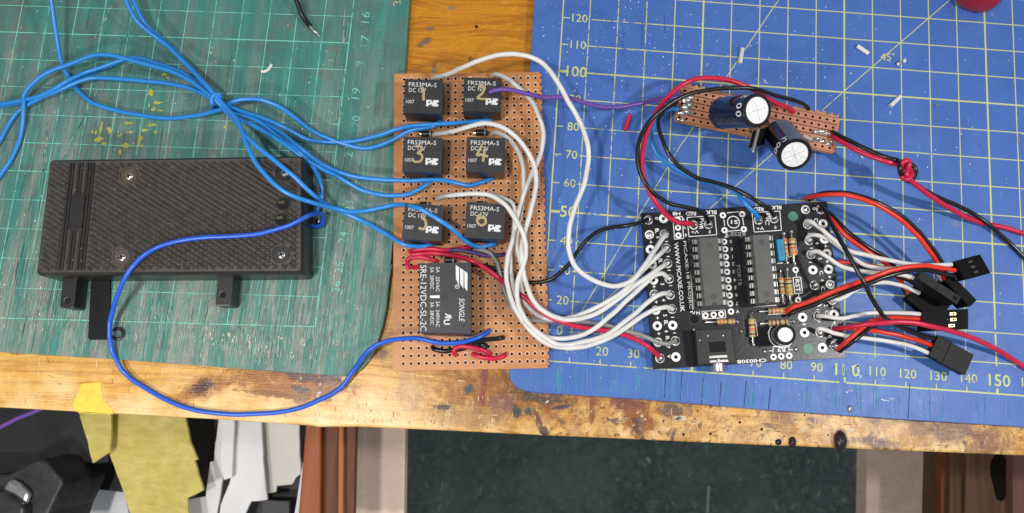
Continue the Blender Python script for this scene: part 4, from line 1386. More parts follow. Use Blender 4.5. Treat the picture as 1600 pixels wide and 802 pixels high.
def chip(px, zt, sockpx, lab):
    s_ = B()
    qq = [P(u, v, CZ + .42) for u, v in sockpx]
    s_.prism(rquad(qq, 0, .02, 1), CZ + .005, CZ + .42)
    so = s_.make('chip_socket', sock_m, mc, bevel=.012)
    s_ = B()
    qq = [P(u, v, zt) for u, v in px]
    rg = [[Z0(p, z) for p in rquad(qq, ins, .01, 1)] for ins, z in ((.03, zt - .34), (-.02, zt - .17), (0.03, zt))]
    s_.loft(rg, 0)
    ax = (qq[1] - qq[0]).normalized(); ay = (qq[3] - qq[0]).normalized()
    Lh = (qq[3] - qq[0]).length; Wd = (qq[1] - qq[0]).length
    c = (qq[0] + qq[1]) / 2 + ay * .27
    s_.disc(c, .10, zt + .002, 1, 20)
    c2 = (qq[2] + qq[3]) / 2 - ay * .30
    s_.disc(c2, .10, zt + .002, 1, 20)
    c3 = (qq[2] + qq[3]) / 2 - ay * .04
    s_.disc(c3, .075, zt + .002, 2, 16)
    s_.make('chip', [chip_m, mat('chip_dimple', (.055, .055, .055), .5), sock_m], mc, bevel=.01, label=lab)
    for k in range(9):
        t_ = (.12 + k * .254 * (Lh - .24) / (8 * .254)) / Lh
        for sgn in (-1, 1):
            e = (qq[0] + (qq[3] - qq[0]) * t_) if sgn < 0 else (qq[1] + (qq[2] - qq[1]) * t_)
            p = e + ax * sgn * .055
            s_ = B()
            s_.obox((p.x, p.y, zt - .175), ax * .04, ay * .075, (0, 0, .012), 0)
            s_.obox((p.x, p.y, zt - .26) + ax * sgn * .0 if False else Vector((p.x, p.y, zt - .26)) + ax * sgn * .085, ax * .012, ay * .075, (0, 0, .09), 0)
            s_.make('chip_pin', pin_m, mc)
    # socket contact slots
    s_ = B()
    for k in range(9):
        t_ = (.12 + k * (Lh - .24) / 8) / Lh
        for sgn in (-1, 1):
            e = (qq[0] + (qq[3] - qq[0]) * t_) if sgn < 0 else (qq[1] + (qq[2] - qq[1]) * t_)
            p = e + ax * sgn * .12
            s_ = B(); s_.obox((p.x, p.y, CZ + .424), ax * .06, ay * .07, (0, 0, .003), 0)
            s_.make('socket_slot', hole_m, mc)


chip(((1091, 370.5), (1123, 369.5), (1132, 477.5), (1100.5, 479.5)), CZ + .86, ((1079, 372), (1128.5, 369.3), (1138, 482.3), (1089.5, 485)), 'left grey chip in its socket')
chip(((1174.5, 366.5), (1202.5, 365), (1213.5, 473.5), (1184.5, 475.5)), CZ + .86, ((1160, 369), (1208.5, 366), (1219, 474.3), (1170, 478.5)), 'right grey chip in its socket')


def resistor(p0, p1, r=.095, bands=None, body=(.24, .78)):
    s_ = B()
    z = CZ + .12
    a, c = P(p0[0], p0[1], z), P(p1[0], p1[1], z)
    d = c - a
    s_.tube([Z0(a, CZ), Z0(a, CZ + .1), a + d * .04 + Vector((0, 0, .01)), c - d * .04 + Vector((0, 0, .01)), Z0(c, CZ + .1), Z0(c, CZ)], .028, 8, 1, 3, False)
    b0, b1 = a + d * body[0], a + d * body[1]
    dd = d.normalized(); Lb = (b1 - b0).length
    prof = [(0, .03), (.02, .8), (.08, 1.0), (.2, 1.0), (.26, .88), (.74, .88), (.8, 1.0), (.92, 1.0), (.98, .8), (1, .03)]
    n = 14; e1 = dd.orthogonal().normalized(); e2 = dd.cross(e1)
    rings = [[b0 + dd * Lb * t + (e1 * math.cos(2 * math.pi * k / n) + e2 * math.sin(2 * math.pi * k / n)) * r * f for k in range(n)] for t, f in prof]
    s_.loft(rings, 0)
    ms = [resist_m, pin_m]
    ro = s_.make('resistor', ms, mc, smooth=True)
    for t, m_ in bands:
        x_ = B()
        k = 1.03 if (t < .21 or t > .79) else .92
        x_.cyl(b0 + dd * Lb * (t - .035), b0 + dd * Lb * (t + .035), r * k, None, 14, 0)
        x_.make('colour_band', m_, None, smooth=True).parent = None
        ob_ = bpy.context.scene.objects[-1] if False else None
    return ro


_band_parent = []


def resistor2(p0, p1, bands, r=.095, body=(.24, .78)):
    ro = resistor(p0, p1, r, (), body)
    z = CZ + .12
    a, c = P(p0[0], p0[1], z), P(p1[0], p1[1], z); d = c - a
    b0, b1 = a + d * body[0], a + d * body[1]; dd = d.normalized(); Lb = (b1 - b0).length
    for t, m_ in bands:
        x_ = B(); k = 1.03 if (t < .21 or t > .79) else .92
        x_.cyl(b0 + dd * Lb * (t - .04), b0 + dd * Lb * (t + .04), r * k, None, 14, 0)
        bo = x_.make('colour_band', m_, None, smooth=True)
        for v_ in bo.data.vertices: v_.co -= parent_loc(mc)
        bo.parent = ro


b4 = lambda *m: list(zip((.14, .36, .56, .84), m))
resistor2((1103.5, 504), (1155.5, 502), b4(band_or, band_or, band_br, band_gd), .1, (.32, .86))
resistor2((1173.6, 489), (1177, 538.5), b4(band_gd, band_bk, band_or, band_br), .115, (.18, .78))
resistor2((1188, 487), (1240, 484), b4(band_br, band_or, band_or, band_gd), .105, (.24, .80))
resistor2((1189.5, 506), (1239.5, 502.5), b4(band_br, band_br, band_bk, band_br), .105, (.22, .82))
resistor2((1224, 365.5), (1229.5, 411), b4(band_or, band_br, band_or, band_gd), .1, (.16, .82))
resistor2((1236, 362.5), (1241, 412), b4(band_gd, band_bk, band_or, band_or), .12, (.2, .76))
resistor2((1218.5, 424), (1224, 474), b4(band_or, band_bk, band_br, band_or), .1, (.2, .74))
resistor2((1229, 421.5), (1235.5, 473), b4(band_br, band_bk, band_gd, band_gd), .13, (.24, .8))
# blue film capacitor
s_ = B(); zc = CZ + .55
s_.pq(((1213, 374), (1224.7, 373.3), (1228, 407), (1217, 408)), zc, CZ + .03)
fc = s_.make('film_capacitor', filmcap_m, mc, bevel=.03)
s_ = B(); s_.text('u10J63', (1221, 389), zc + .004, 4.2, 84, 22, 0); s_.make('capacitor_lettering', filmtxt_m, mc)
# small electrolytic
s_ = B(); c = P(1219, 524, CZ)
top = P(1227, 523.2, CZ + 1.0)
s_.cyl((c.x, c.y, CZ + .02), (top.x, top.y, CZ + 1.0), .325, None, 28, 0, 0, .04)
ax_ = (Vector((top.x, top.y, CZ + 1.0)) - Vector((c.x, c.y, CZ + .02))).normalized(); tt_ = Vector((top.x, top.y, CZ + 1.0)); s_.cyl(tt_ - ax_ * .01, tt_ + ax_ * .012, .225, None, 28, 1)
s_.make('electrolytic_capacitor', [mat('small_capacitor_black', (.012, .012, .013), .22), mat('small_capacitor_top', (.85, .85, .85), .3, .0)], mc, smooth=True)
# download jack
s_ = B(); zj = CZ + .5
s_.pq(((1087, 515.5), (1143, 513), (1150, 567), (1092, 570)), zj, CZ + .01)
jk = s_.make('audio_jack', mat('jack_plastic', (.022, .022, .023), .36, bump=.15, spec=.35), mc, bevel=.025)
for nm, fn in (('jack_grille', 0), ('jack_clip', 1), ('jack_barrel', 2), ('jack_edge', 3)):
    s_ = B()
    if fn == 0:
        s_.flat(((1107, 534.5), (1133, 533), (1135, 549.5), (1109, 551)), zj + .003, 0)
        for k in range(13):
            s_.lpx((1108 + k * 2.05, 535), (1110 + k * 2.05, 550), .5, zj + .006, 1)
        mm = [hole_m, pluggrey_m]
    elif fn == 1:
        s_.pq(((1108, 556.5), (1136, 555), (1136.5, 558.5), (1108.5, 560)), zj + .03, zj, 0)
        s_.pq(((1109, 563.5), (1119.5, 563), (1120, 566.5), (1109.5, 567)), zj + .03, zj, 0)
        s_.pq(((1125, 562.5), (1137.5, 562), (1138, 565.5), (1125.5, 566)), zj + .03, zj, 0)
        s_.pq(((1121, 561.5), (1124.5, 561.3), (1125, 566.5), (1121.5, 567)), zj + .04, zj, 0)
        mm = [pin_m]
    elif fn == 2:
        a = P(1121, 564, CZ + .25); c = P(1122.5, 581, CZ + .25)
        s_.cyl(a, c, .22, None, 24, 0, None, .02); s_.cyl(c, c + (c - a).normalized() * .004, .12, None, 20, 1)
        mm = [steel_m, hole_m]
    else:
        s_.pq(((1084, 516.5), (1086.5, 516.3), (1091.5, 572), (1089, 572.3)), zj - .2, CZ + .01, 0)
        for (u, v) in ((1106, 525), (1130, 524.5), (1093.5, 532)):
            cc = P(u, v, zj); s_.disc(cc, .025, zj + .004, 1, 8)
        mm = [pluggrey_m, pin_m]
    s_.make(nm, mm, mc, smooth=(fn == 2))

# ------------------------------------------------------------------ power board
PZ = 0.5
pc = P(1185, 183, PZ)
pw = thing('power_supply_board', 'small copper stripboard with two large capacitors leaning over it', 'circuit board', (pc.x, pc.y, .03))
pq_ = [P(u, v, PZ) for u, v in ((1063.5, 131), (1317.6, 179), (1299.6, 239.4), (1053, 185.5))]
c = sum(pq_, Vector()) / 4
ex = ((pq_[1] - pq_[0]) + (pq_[2] - pq_[3])).normalized() * .254 * .965
ey = ((pq_[3] - pq_[0]) + (pq_[2] - pq_[1])); ey = (ey - ex.normalized() * ey.dot(ex.normalized()) * .75).normalized() * .245
ex.z = ey.z = 0
O = c - ex * 10.5 - ey * 1.75; O.z = 0
b = B()
perf(b, O, ex, ey, 22, 5, PZ, PZ - .16, .046, .05, True)
tl = O - ex * .5 - ey * .5; trr = O + ex * 21.5 - ey * .5; br = O + ex * 21.5 + ey * 4.5; bl = O - ex * .5 + ey * 4.5
edge_strip(b, tl, trr, -ey * .62, PZ, PZ - .16, 22, 1, .085)
edge_strip(b, bl, br, ey * .12, PZ, PZ - .16, 0, 3)
edge_strip(b, tl, bl, -ex * .12, PZ, PZ - .16, 0, 3)
edge_strip(b, trr, br, ex * .25, PZ, PZ - .16, 0, 3)
b.add([Z0(p, PZ - .16) for p in (tl, bl, br, trr)], [(0, 1, 2, 3)], 2)
b.make('stripboard', [copper_m, mat('copper_edge', (.50, .24, .12), .4), brown_m, board_m], pw)
for grp in (((1072, 157, 9, .1), (1079, 153, 6, .08)), ((1072, 168, 8, .1), (1080, 165, 5, .06)), ((1066, 178, 8, .13), (1074, 176, 8, .13), (1080, 177, 5, .08)), ((1060, 187, 4, .06), (1067, 188, 4, .06)), ((1078, 164, 6, .08),),
            ((1275, 207, 7, .13), (1283, 206, 6, .1), (1290, 210, 6, .12)), ((1301, 212, 7, .13), (1305, 209, 4, .1)), ((1277, 219, 7, .17), (1284, 222, 6, .1)), ((1299, 222, 6, .11), (1294, 226, 5, .08)), ((1111, 173, 4, .06),), ((1140, 198, 4, .06),)):
    s_ = B()
    for (u, v, r, h) in grp:
        cc = P(u, v, PZ); s_.dome((cc.x, cc.y, PZ + .002), r / 46, h, 12, 0, 4, .22, .62)
    s_.make('solder_joint', solder_m, pw, smooth=True)
s_ = B(); p0, p1 = P(1254, 212, PZ + .12), P(1268, 218.5, PZ + .12)
s_.cyl(p0, p1, .07, None, 12, 0, None, .015); s_.tube([p1, p1 + (p1 - p0) * .6], .025, 6, 1); s_.make('diode', [mat('glass_diode', (.5, .45, .42), .2), pin_m], pw, smooth=True)
s_ = B(); s_.tube(W([(1140, 152, .55), (1146, 147, .75), (1150, 141, .9)]), .02, 6); s_.make('wire_end', pin_m, pw, smooth=True)


def elco(base, top, r, n=36):
    """big capacitor: sleeve, shrunk rim, scored aluminium top, stripe and numbers round the rim"""
    base = Vector(base); top = Vector(top)
    d = (top - base).normalized(); a = d.orthogonal().normalized()
    # a points to the image-up side
    up = Vector((0, 1, 0)); a = (up - d * up.dot(d)).normalized(); b_ = d.cross(a)
    Ln = (top - base).length
    s_ = B()
    prof = [(0, r * .35), (0.0, r * .9), (.04, r), (.16, r), (.22, r * .95), (.28, r), (Ln - .10, r), (Ln - .03, r * .985), (Ln, r * .93), (Ln, r * .78)]
    def ring_(t, rr): return [base + d * t + (a * math.cos(2 * math.pi * k / n) + b_ * math.sin(2 * math.pi * k / n)) * rr for k in range(n)]
    rings = [ring_(t, rr) for t, rr in prof]
    for k in range(len(rings) - 1):
        o = len(s_.v); s_.v += rings[k] + rings[k + 1]
        for i in range(n):
            j = (i + 1) % n
            s_.f.append((o + i, o + j, o + n + j, o + n + i)); s_.m.append(2 if k >= 6 and 0 <= 0 and k > 6 else (1 if (i < 3 or i > n - 3) and k >= 2 else 0))
    s_.add(rings[0], [tuple(reversed(range(n)))], 0)
    body = s_.make('electrolytic_capacitor', [capbody_m, capstripe_m, mat('capacitor_rim', (.005, .005, .006), .2)], pw, smooth=True)
    s_ = B()
    s_.loft([ring_(Ln - .03, r * .79), ring_(Ln - .015, r * .77)], 0, False, True)
    for ang in (.5, .5 + math.pi / 2):
        e1 = a * math.cos(ang) + b_ * math.sin(ang); e2 = d.cross(e1)
        s_.obox(base + d * (Ln - .013), e1 * r * .62, e2 * .012, d * .004, 1)
    tp = s_.make('vent_top', [captop_m, mat('vent_score', (.62, .63, .64), .3, .2)], None)
    for v_ in tp.data.vertices: v_.co -= parent_loc(pw)
    tp.parent = body
    return base, d, a, b_, Ln, body


def wrap_text(info, s, ang, t, h, r, m_, bold=.02, axial=True, w=None):
    """letters wrapped on the cylinder; ang centre angle from a, t distance along axis"""
    base, d, a, b_, Ln, body = info
    vs, fs, W_, H = glyphs(s, bold)
    sy = h / H; sx = sy if w is None else w / W_
    out = []
    for x, y in vs:
        x *= sx; y *= sy
        if axial:       # reads along the axis
            tt = t + x; an = ang + y / r
        else:
            tt = t + y; an = ang - x / r
        out.append(base + d * tt + (a * math.cos(an) + b_ * math.sin(an)) * (r + .004))
    s_ = B().add(out, fs)
    o_ = s_.make('capacitor_lettering', m_, None)
    for v_ in o_.data.vertices: v_.co -= parent_loc(pw)
    o_.parent = body


t1 = P(1183.5, 172.5, 2.75); b1 = P(1128, 177, .98)
i1 = elco(b1, t1, .53)
t2 = P(1242, 242, 2.35); b2 = P(1218, 210, .85)
i2 = elco(b2, t2, .53)
for info, txts in ((i1, (('50', 1.05, .17, .26), )), (i2, (('2', .75, .2, .26), ('00', 1.35, .2, .26)))):
    pass
def rim_text(info, s, ang, h=.24, w=None):
    wrap_text(info, s, ang, info[4] - .20, h, .55, ink_m, .02, False, w)


def rim_angle(info, du, dv):
    """angle on the rim that lies toward image direction (du,dv)"""
    base, d, a, b_, Ln, body = info
    wdir = (P(800 + du, 400 + dv, 0) - P(800, 400, 0))
    return math.atan2(wdir.dot(b_), wdir.dot(a))


for s__, (du, dv) in (('5', (-1, -1.1)), ('0', (-1, -.25)), ('0', (-1, .2))):
    rim_text(i1, s__, rim_angle(i1, du, dv), .30)
for s__, (du, dv) in (('2', (-.6, -1)), ('0', (-1, -.6)), ('0', (-1, -.1))):
    rim_text(i2, s__, rim_angle(i2, du, dv), .30)
rim_text(i2, 'Y.6', rim_angle(i2, .7, 1), .10)
for k_, x_ in enumerate((.35, .85, 1.35)):
    wrap_text(i1, 'FCON', rim_angle(i1, -.25, .15), x_ * .85 + .15, .17, .545, capdim_m, .01, True)

# voltage regulator standing on edge
A1, A2 = P(1184, 201, 1.95), P(1174.5, 238, 1.95)
B1, B2 = P(1176, 200, .95), P(1169, 226, 1.2)
C1, C2 = P(1199, 199, .95), P(1192, 226, 1.15)


def slab(bd, q4, off, mi=0):
    bd.loft([[p + off for p in q4], [Vector(p) for p in q4]], mi)


s_ = B(); sh = Vector((.05, 0, -.02))
slab(s_, [A1 + sh, C1 + sh, C2 + sh, A2 * .72 + A1 * .28 + sh], Vector((-.12, 0, -.25)))
rg = s_.make('voltage_regulator', pluggrey_m, pw, bevel=.015)
s_ = B()
slab(s_, [A1, A2, B2, B1], Vector((.07, .0, .03)))
tb = s_.make('heat_tab', mat('tab_metal', (.42, .42, .42), .3, .5, var=.15), None, bevel=.012)
for v_ in tb.data.vertices: v_.co -= parent_loc(pw)
tb.parent = rg

# ------------------------------------------------------------------ wires


def wire(pts, r, m, label, name='hookup_wire', group=None, ends=None):
    d_ = B(); d_.tube(W(pts), r, 12)
    o = d_.make(name, m, smooth=True)
    tag(o, label, 'wire', group)
    return o


BR = .074
GB = 'blue wires on the green mat'
wire([(78, -14, 1.2), (80, 0, 1.1), (87, 50, .7), (97, 100, .35), (112, 128, .2), (125, 145, .15), (150, 163, .12), (200, 177, .12), (260, 185, .15), (310, 180, .3), (345, 171, .5), (362, 160, .7), (385, 155, .7), (415, 158, .6), (445, 172, .5), (485, 203, .4), (515, 217, .35), (545, 227, .3), (570, 232, .3), (600, 225, .4), (640, 205, .55), (668, 200, .6), (684, 193, .5), (690, 188, .3)],
     BR, blue_wm, 'blue wire from the top left, dipping lowest under the bundle, ending at relay 1', group=GB)
wire([(190, -14, 1.2), (197, 0, 1.1), (210, 28, .9), (230, 48, .7), (262, 72, .5), (295, 105, .6), (325, 136, 1.0), (350, 165, .9), (372, 190, 1.3), (385, 225, 1.6), (405, 262, 1.75), (440, 297, 1.75), (480, 314, 1.5), (520, 325, .9), (548, 331, .6), (580, 328, .5), (620, 320, .7), (650, 324, 1.3), (668, 333, 1.35), (700, 353, 1.3), (730, 378, .8), (748, 386, .5), (765, 383, .5), (775, 381, .3)],
     BR, blue_wm, 'blue wire crossing over relay 5 and ending in front of relay 6', group=GB)
wire([(-12, 291, .15), (0, 275, .12), (18, 248, .12), (33, 210, .15), (37, 165, .35), (38, 148, .4), (50, 132, .5), (75, 113, .55), (110, 100, .6), (145, 87, .7), (175, 87, .7), (215, 97, .6), (265, 111, .6), (300, 128, .7), (330, 150, .9), (350, 170, .75), (372, 195, 1.1), (390, 218, 1.6), (415, 240, 1.75), (455, 272, 1.75), (490, 305, 1.4), (520, 325, .6), (560, 342, .4), (600, 364, .5), (632, 382, .6), (660, 385, .5), (678, 381, .3)],
     BR, blue_wm, 'blue wire making the sharp bend near the left edge, ending in front of relay 5', group=GB)
wire([(-12, 240, .15), (0, 220, .12), (25, 178, .15), (60, 155, .3), (95, 140, .45), (130, 125, .5), (160, 122, .45), (230, 127, .4), (270, 132, .4), (305, 141, .5), (335, 156, .5), (360, 172, .5), (400, 187, .5), (435, 215, .7), (465, 236, 1.0), (490, 262, .7), (500, 285, .4), (503, 300, .3), (500, 318, .25), (494, 333, .25)],
     BR, blue_wm, 'blue wire in the bundle that curls down beside the right end of the battery box', group=GB)
wire([(-12, 165, .2), (0, 163, .2), (35, 157, .3), (65, 149, .4), (100, 130, .55), (130, 115, .4), (165, 103, .35), (190, 94, .35), (215, 91, .35), (250, 101, .4), (290, 117, .5), (328, 146, .6), (345, 162, .6), (380, 175, .6), (420, 188, .6), (455, 205, .5), (480, 218, .4), (510, 222, .3), (550, 221, .35), (590, 212, .5), (620, 202, .6), (650, 196, .6), (700, 193, .6), (745, 190, .5), (768, 188, .3)],
     BR, blue_wm, 'blue wire leaving the left edge just above the others, ending in front of relay 2', group=GB)
wire([(-12, 168, .1), (0, 165.5, .1), (40, 159, .15), (72, 150, .2), (104, 132, .2), (134, 118, .15), (168, 104, .15), (195, 93, .15), (222, 93, .15), (258, 106, .2), (300, 123, .4), (334, 152, .3), (350, 164, .4), (385, 180, .4), (430, 202, .5), (465, 228, 1.0), (495, 252, .8), (525, 267, .5), (560, 277, .4), (600, 281, .45), (645, 282, .6), (680, 281, .6), (705, 284, .5), (732, 290, .5), (750, 286, .5), (770, 279, .3)],
     BR, blue_wm, 'blue wire running along the mat under the others, ending in front of relay 4', group=GB)
wire([(201, -14, 1.0), (208, 0, .9), (222, 30, .7), (242, 52, .45), (272, 78, .3), (300, 108, .2), (328, 140, .3), (338, 158, .15), (356, 177, .35), (395, 196, .6), (440, 222, 1.0), (478, 250, .9), (505, 265, .6), (535, 280, .4), (565, 297, .3), (600, 305, .35), (635, 304, .5), (655, 296, .6), (668, 287, .55), (676, 279, .3)],
     BR, blue_wm, 'blue wire doubling the second top entry, ending in front of relay 3', group=GB)
s_ = B(); s_.tube(W([(331, 161, .9), (332, 152, 1.0), (338, 147, 1.0), (344, 151, .9), (345, 160, .5), (341, 167, .2), (335, 169, .1), (331, 166, .5), (331, 161, .9)]), BR, 10)
tag(s_.make('wire_wrap', blue_wm, smooth=True), 'turn of blue wire tying the bundle together above the battery box', 'wire')
wire([(486, 353, .2), (495, 354, .2), (503, 350, .3), (504, 338, .5), (496, 333, .9), (480, 338, 1.5), (450, 353, 1.55), (400, 366, 1.55), (350, 370, 1.55), (300, 373, 1.55), (250, 385, 1.55), (215, 408, 1.6), (190, 445, 1.3), (175, 490, .6), (171, 520, .35), (175, 545, .2), (187, 573, -.05), (205, 592, -.15), (230, 608, -.2), (262, 626, -.2), (298, 639, -.2), (350, 647, -.2), (400, 647, -.2), (455, 641, -.2), (500, 625, -.15), (532, 606, -.05), (553, 578, .2), (568, 557, .5), (585, 541, .7), (610, 532, .7), (650, 529, .6), (690, 536, .6), (725, 534, .6), (750, 526, .5), (763, 518, .3), (765, 516, .1)],
     .076, dblue_wm, 'darker blue wire looping from the battery box over the bench edge to the relay board')
# white wires
WR = .078
GW = 'white wires from the relays'
wire([(676, 123, .3), (682, 121, .6), (700, 116, 1.0), (720, 107, 1.6), (745, 96, 2.0), (775, 87, 2.2), (800, 84.5, 2.2), (825, 88, 2.2), (850, 101, 2.2), (872, 130, 2.2), (890, 162, 2.1), (908, 195, 2.0), (918, 225, 2.0), (919, 255, 1.9), (912, 290, 1.9), (900, 320, 1.8), (890, 355, 1.8), (889, 390, 1.7), (900, 418, 1.5), (925, 437, 1.3), (957, 447, 1.2), (985, 440, 1.2), (1005, 418, 1.1), (1022, 392, .9), (1037, 371, .6), (1040, 366, .4)],
     WR, white_wm, 'white wire arching high over the blue mat from relay 1 to the circuit board', group=GW)
wire([(769, 119, .3), (775, 117, .5), (790, 122, .7), (810, 136, .8), (832, 160, .8), (845, 190, .8), (849, 215, .8), (843, 245, .8), (828, 280, .8), (815, 315, .8), (806, 350, .8), (800, 380, .7), (797, 410, .7), (800, 440, .6), (805, 466, .6), (815, 490, .6), (834, 514, .6), (852, 526, .6), (868, 529, .6), (897, 527, .7), (924, 517, .8), (952, 495, .9), (978, 471, .9), (1005, 446, .9), (1022, 431, .8), (1035, 428, .7), (1043, 434, .5)],
     WR, white_wm, 'white wire bowing out along the right edge of the relay board from relay 2', group=GW)
wire([(676, 211, .3), (683, 210, .5), (705, 206, .8), (730, 199, 1.2), (757, 193, 1.4), (785, 199, 1.3), (812, 220, 1.2), (832, 252, 1.1), (838, 280, 1.1), (835, 305, 1.1), (828, 335, 1.1), (818, 370, 1.0), (815, 400, 1.0), (819, 430, .9), (830, 464, .9), (842, 480, .8), (860, 492, .8), (880, 499, .8), (900, 499, .8), (930, 491, .8), (961, 471, .9), (999, 441, .9), (1030, 420, .7), (1042, 412, .4)],
     WR, white_wm, 'white wire curving over relay 4 from beside relay 3', group=GW)
wire([(769, 209, .3), (776, 208, .5), (793, 216, .7), (810, 238, .7), (818, 265, .7), (818, 300, .6), (812, 340, .6), (806, 380, .5), (814, 415, .4), (813, 440, .4), (818, 468, .4), (832, 486, .4), (850, 497, .4), (875, 499, .5), (900, 494, .6), (927, 483, .7), (970, 458, .9), (1003, 424, .9), (1030, 398, .8), (1041, 388, .4)],
     WR, white_wm, 'white wire running down from beside relay 4', group=GW)
wire([(684, 311, .3), (690, 308, .5), (710, 305, .8), (740, 303, 1.0), (765, 305, 1.1), (788, 319, 1.2), (805, 342, 1.2), (817, 365, 1.2), (822, 388, 1.1), (819, 410, 1.0), (809, 440, .9), (808, 466, .8), (814, 486, .8), (826, 506, .8), (844, 522, .7), (868, 537, .7), (888, 539, .7), (912, 534, .8), (948, 523, .8), (990, 492, .8), (1015, 470, .8), (1035, 459, .7), (1047, 460, .4)],
     WR, white_wm, 'white wire passing over relay 6 from beside relay 5', group=GW)
wire([(768, 304, .3), (775, 306, .5), (790, 312, .7), (801, 320, .8), (804, 345, .8), (802, 370, .8), (795, 395, .9), (791, 420, .9), (792, 440, .8), (798, 466, .8), (808, 488, .8), (820, 506, .7), (836, 524, .7), (854, 537, .6), (876, 543, .6), (905, 543, .7), (930, 537, .7), (960, 524, .8), (995, 500, .8), (1020, 485, .7), (1040, 480, .6), (1051, 483, .4)],
     WR, white_wm, 'white wire from behind relay 6, outermost of the loop in front', group=GW)
wire([(741, 391, .3), (752, 391, .45), (765, 396, .4), (776, 410, .35), (783, 436, .35), (790, 460, .3), (803, 485, .3), (822, 499, .3), (850, 502, .35), (890, 502, .4), (920, 504, .45), (955, 510, .6), (985, 519, .7), (1005, 525, .7), (1026, 534, .6), (1043, 537.5, .55), (1055, 532, .4)],
     .073, grey_wm, 'grey wire passing beneath the white ones to the circuit board corner')
wire([(641, 398, .4), (655, 397, .45), (680, 396, .45), (710, 400, .55), (735, 407, .8), (760, 421, .7), (790, 443, .5), (820, 466, .5), (850, 490, .6), (880, 504, .7), (910, 512, .7), (950, 517, .7), (985, 527, .7), (1010, 540, .7), (1026, 553, .5), (1030, 558, .4)],
     .08, red_wm, 'crimson wire from the large relay to the lower left corner of the circuit board')
wire([(736, 414, .3), (745, 414, .35), (775, 420, .3), (800, 432, .3), (825, 441, .3), (845, 441, .4), (865, 434, .5), (888, 414, .6), (905, 390, .7), (922, 370, .8), (945, 358, .8), (975, 353, .8), (1000, 348, .6), (1012, 343, .4)],
     .068, black_wm, 'black wire from the large relay to the upper left corner of the circuit board')
wire([(765, 144, 1.25), (775, 141, 1.35), (795, 140, 1.4), (820, 146, 1.3), (850, 152, 1.2), (880, 152, 1.2), (905, 158, 1.1), (935, 166, 1.0), (965, 168, .9), (1000, 162, .8), (1030, 155, .7), (1058, 152, .65), (1068, 152, .55)],
     .075, violet_wm, 'violet wire from relay 2 to the small stripboard')
# power wires
wire([(1083.5, 351, .35), (1078, 349, .6), (1060, 347.5, .8), (1042, 337, 1.0), (1026, 318, 1.3), (1010, 290, 1.5), (1003, 260, 1.6), (1006, 225, 1.6), (1018, 190, 1.6), (1036, 160, 1.5), (1060, 137, 1.4), (1083, 125, 1.4), (1111, 122, 1.5), (1145, 127, 1.5), (1180, 142, 1.3), (1206, 158, 1.0), (1232, 169, .7), (1240, 176, .55)],
     .082, red_wm, 'crimson wire arching over the stripboard from the power pads')
wire([(1107, 349, .4), (1103, 338, .7), (1092, 329, .9), (1070, 324, 1.1), (1042, 316, 1.3), (1015, 295, 1.6), (999, 266, 1.7), (997, 228, 1.8), (1011, 195, 1.8), (1036, 170, 1.8), (1067, 151, 1.8), (1105, 141, 1.8), (1145, 137.5, 1.8), (1180, 139, 1.7), (1211, 149, 1.3), (1245, 158, 1.0), (1258, 165, .7), (1264, 171, .55)],
     .068, black_wm, 'black wire looping beside the crimson arch over the stripboard')
wire([(1060, 171, .6), (1050, 170, .6), (1039, 173, .6), (1029, 184, .7), (1019, 205, .7), (1018, 222, .7), (1030, 244, .6), (1058, 266, .5), (1098, 282, .45), (1125, 289, .5), (1148, 298, .6), (1162, 315, .9), (1173, 327, .9), (1183, 337, .7), (1185, 342, .4)],
     .073, lblue_wm, 'sky blue wire from the stripboard to the pad between the chips')
wire([(1058, 160, .6), (1045, 167, .8), (1032, 180, 1.0), (1029, 198, 1.1), (1041, 233, 1.1), (1061, 260, 1.0), (1089, 278, .9), (1117, 285, .9), (1148, 295.5, .9), (1180, 313, 1.0), (1203, 328, .8), (1209, 338, .5)],
     .068, black_wm, 'black wire beside the sky blue one, ending on its neighbouring pad')
# output pair with a knot
op = thing('twin_lead', 'crimson and black wire pair leaving the stripboard with a knot in it', 'wire', P(1412, 262, 0))
s_ = B()
s_.tube(W([(1300, 212, .6), (1309, 218, .8), (1332, 232, 1.1), (1355, 242, 1.3), (1380, 251, 1.5), (1400, 257, 1.5), (1416, 262, 1.5), (1424, 270, 1.6), (1421, 279, 1.7), (1412, 279, 1.6), (1407, 269, 1.6), (1408, 258, 1.75), (1415, 251, 1.85), (1421, 254, 1.7), (1418, 264, 1.65), (1417, 273, 1.7), (1423, 282, 1.5), (1438, 294, 1.3), (1459, 310, 1.0), (1485, 326, .6), (1511, 340, .3), (1539, 350, .12), (1567, 355, .1), (1600, 365, .1), (1615, 369, .1)]), .084, 10)
s_.make('crimson_wire', red_wm, op, smooth=True)
s_ = B()
s_.tube(W([(1300, 206, .6), (1309, 210.5, .8), (1335, 224, 1.1), (1358, 235, 1.3), (1382, 245, 1.5), (1400, 250, 1.6), (1406, 254, 1.75), (1406, 266, 1.75), (1412, 279, 1.5), (1421, 283, 1.4), (1429, 275, 1.5), (1430, 264, 1.6), (1424, 257, 1.6), (1414, 257, 1.5), (1408, 270, 1.4), (1416, 280, 1.35), (1432, 289, 1.3), (1445, 297, 1.2), (1459, 305, 1.0), (1474, 312, .8), (1500, 323, .5), (1522, 335, .3), (1545, 351, .25), (1563, 367, .15), (1580, 382, .1), (1600, 402, .1), (1612, 414, .1)]), .073, 10)
s_.make('black_wire', black_wm, op, smooth=True)
s_ = B()
s_.tube(W([(1303, 517, .35), (1308, 514, .5), (1328, 511, .9), (1350, 507.5, 1.2), (1385, 504, 1.4), (1420, 503.5, 1.45), (1459, 511, 1.4), (1499, 521, 1.1), (1539, 537, .6), (1575, 557, .2), (1600, 573, .1), (1615, 583, .1)]), .084, 10)
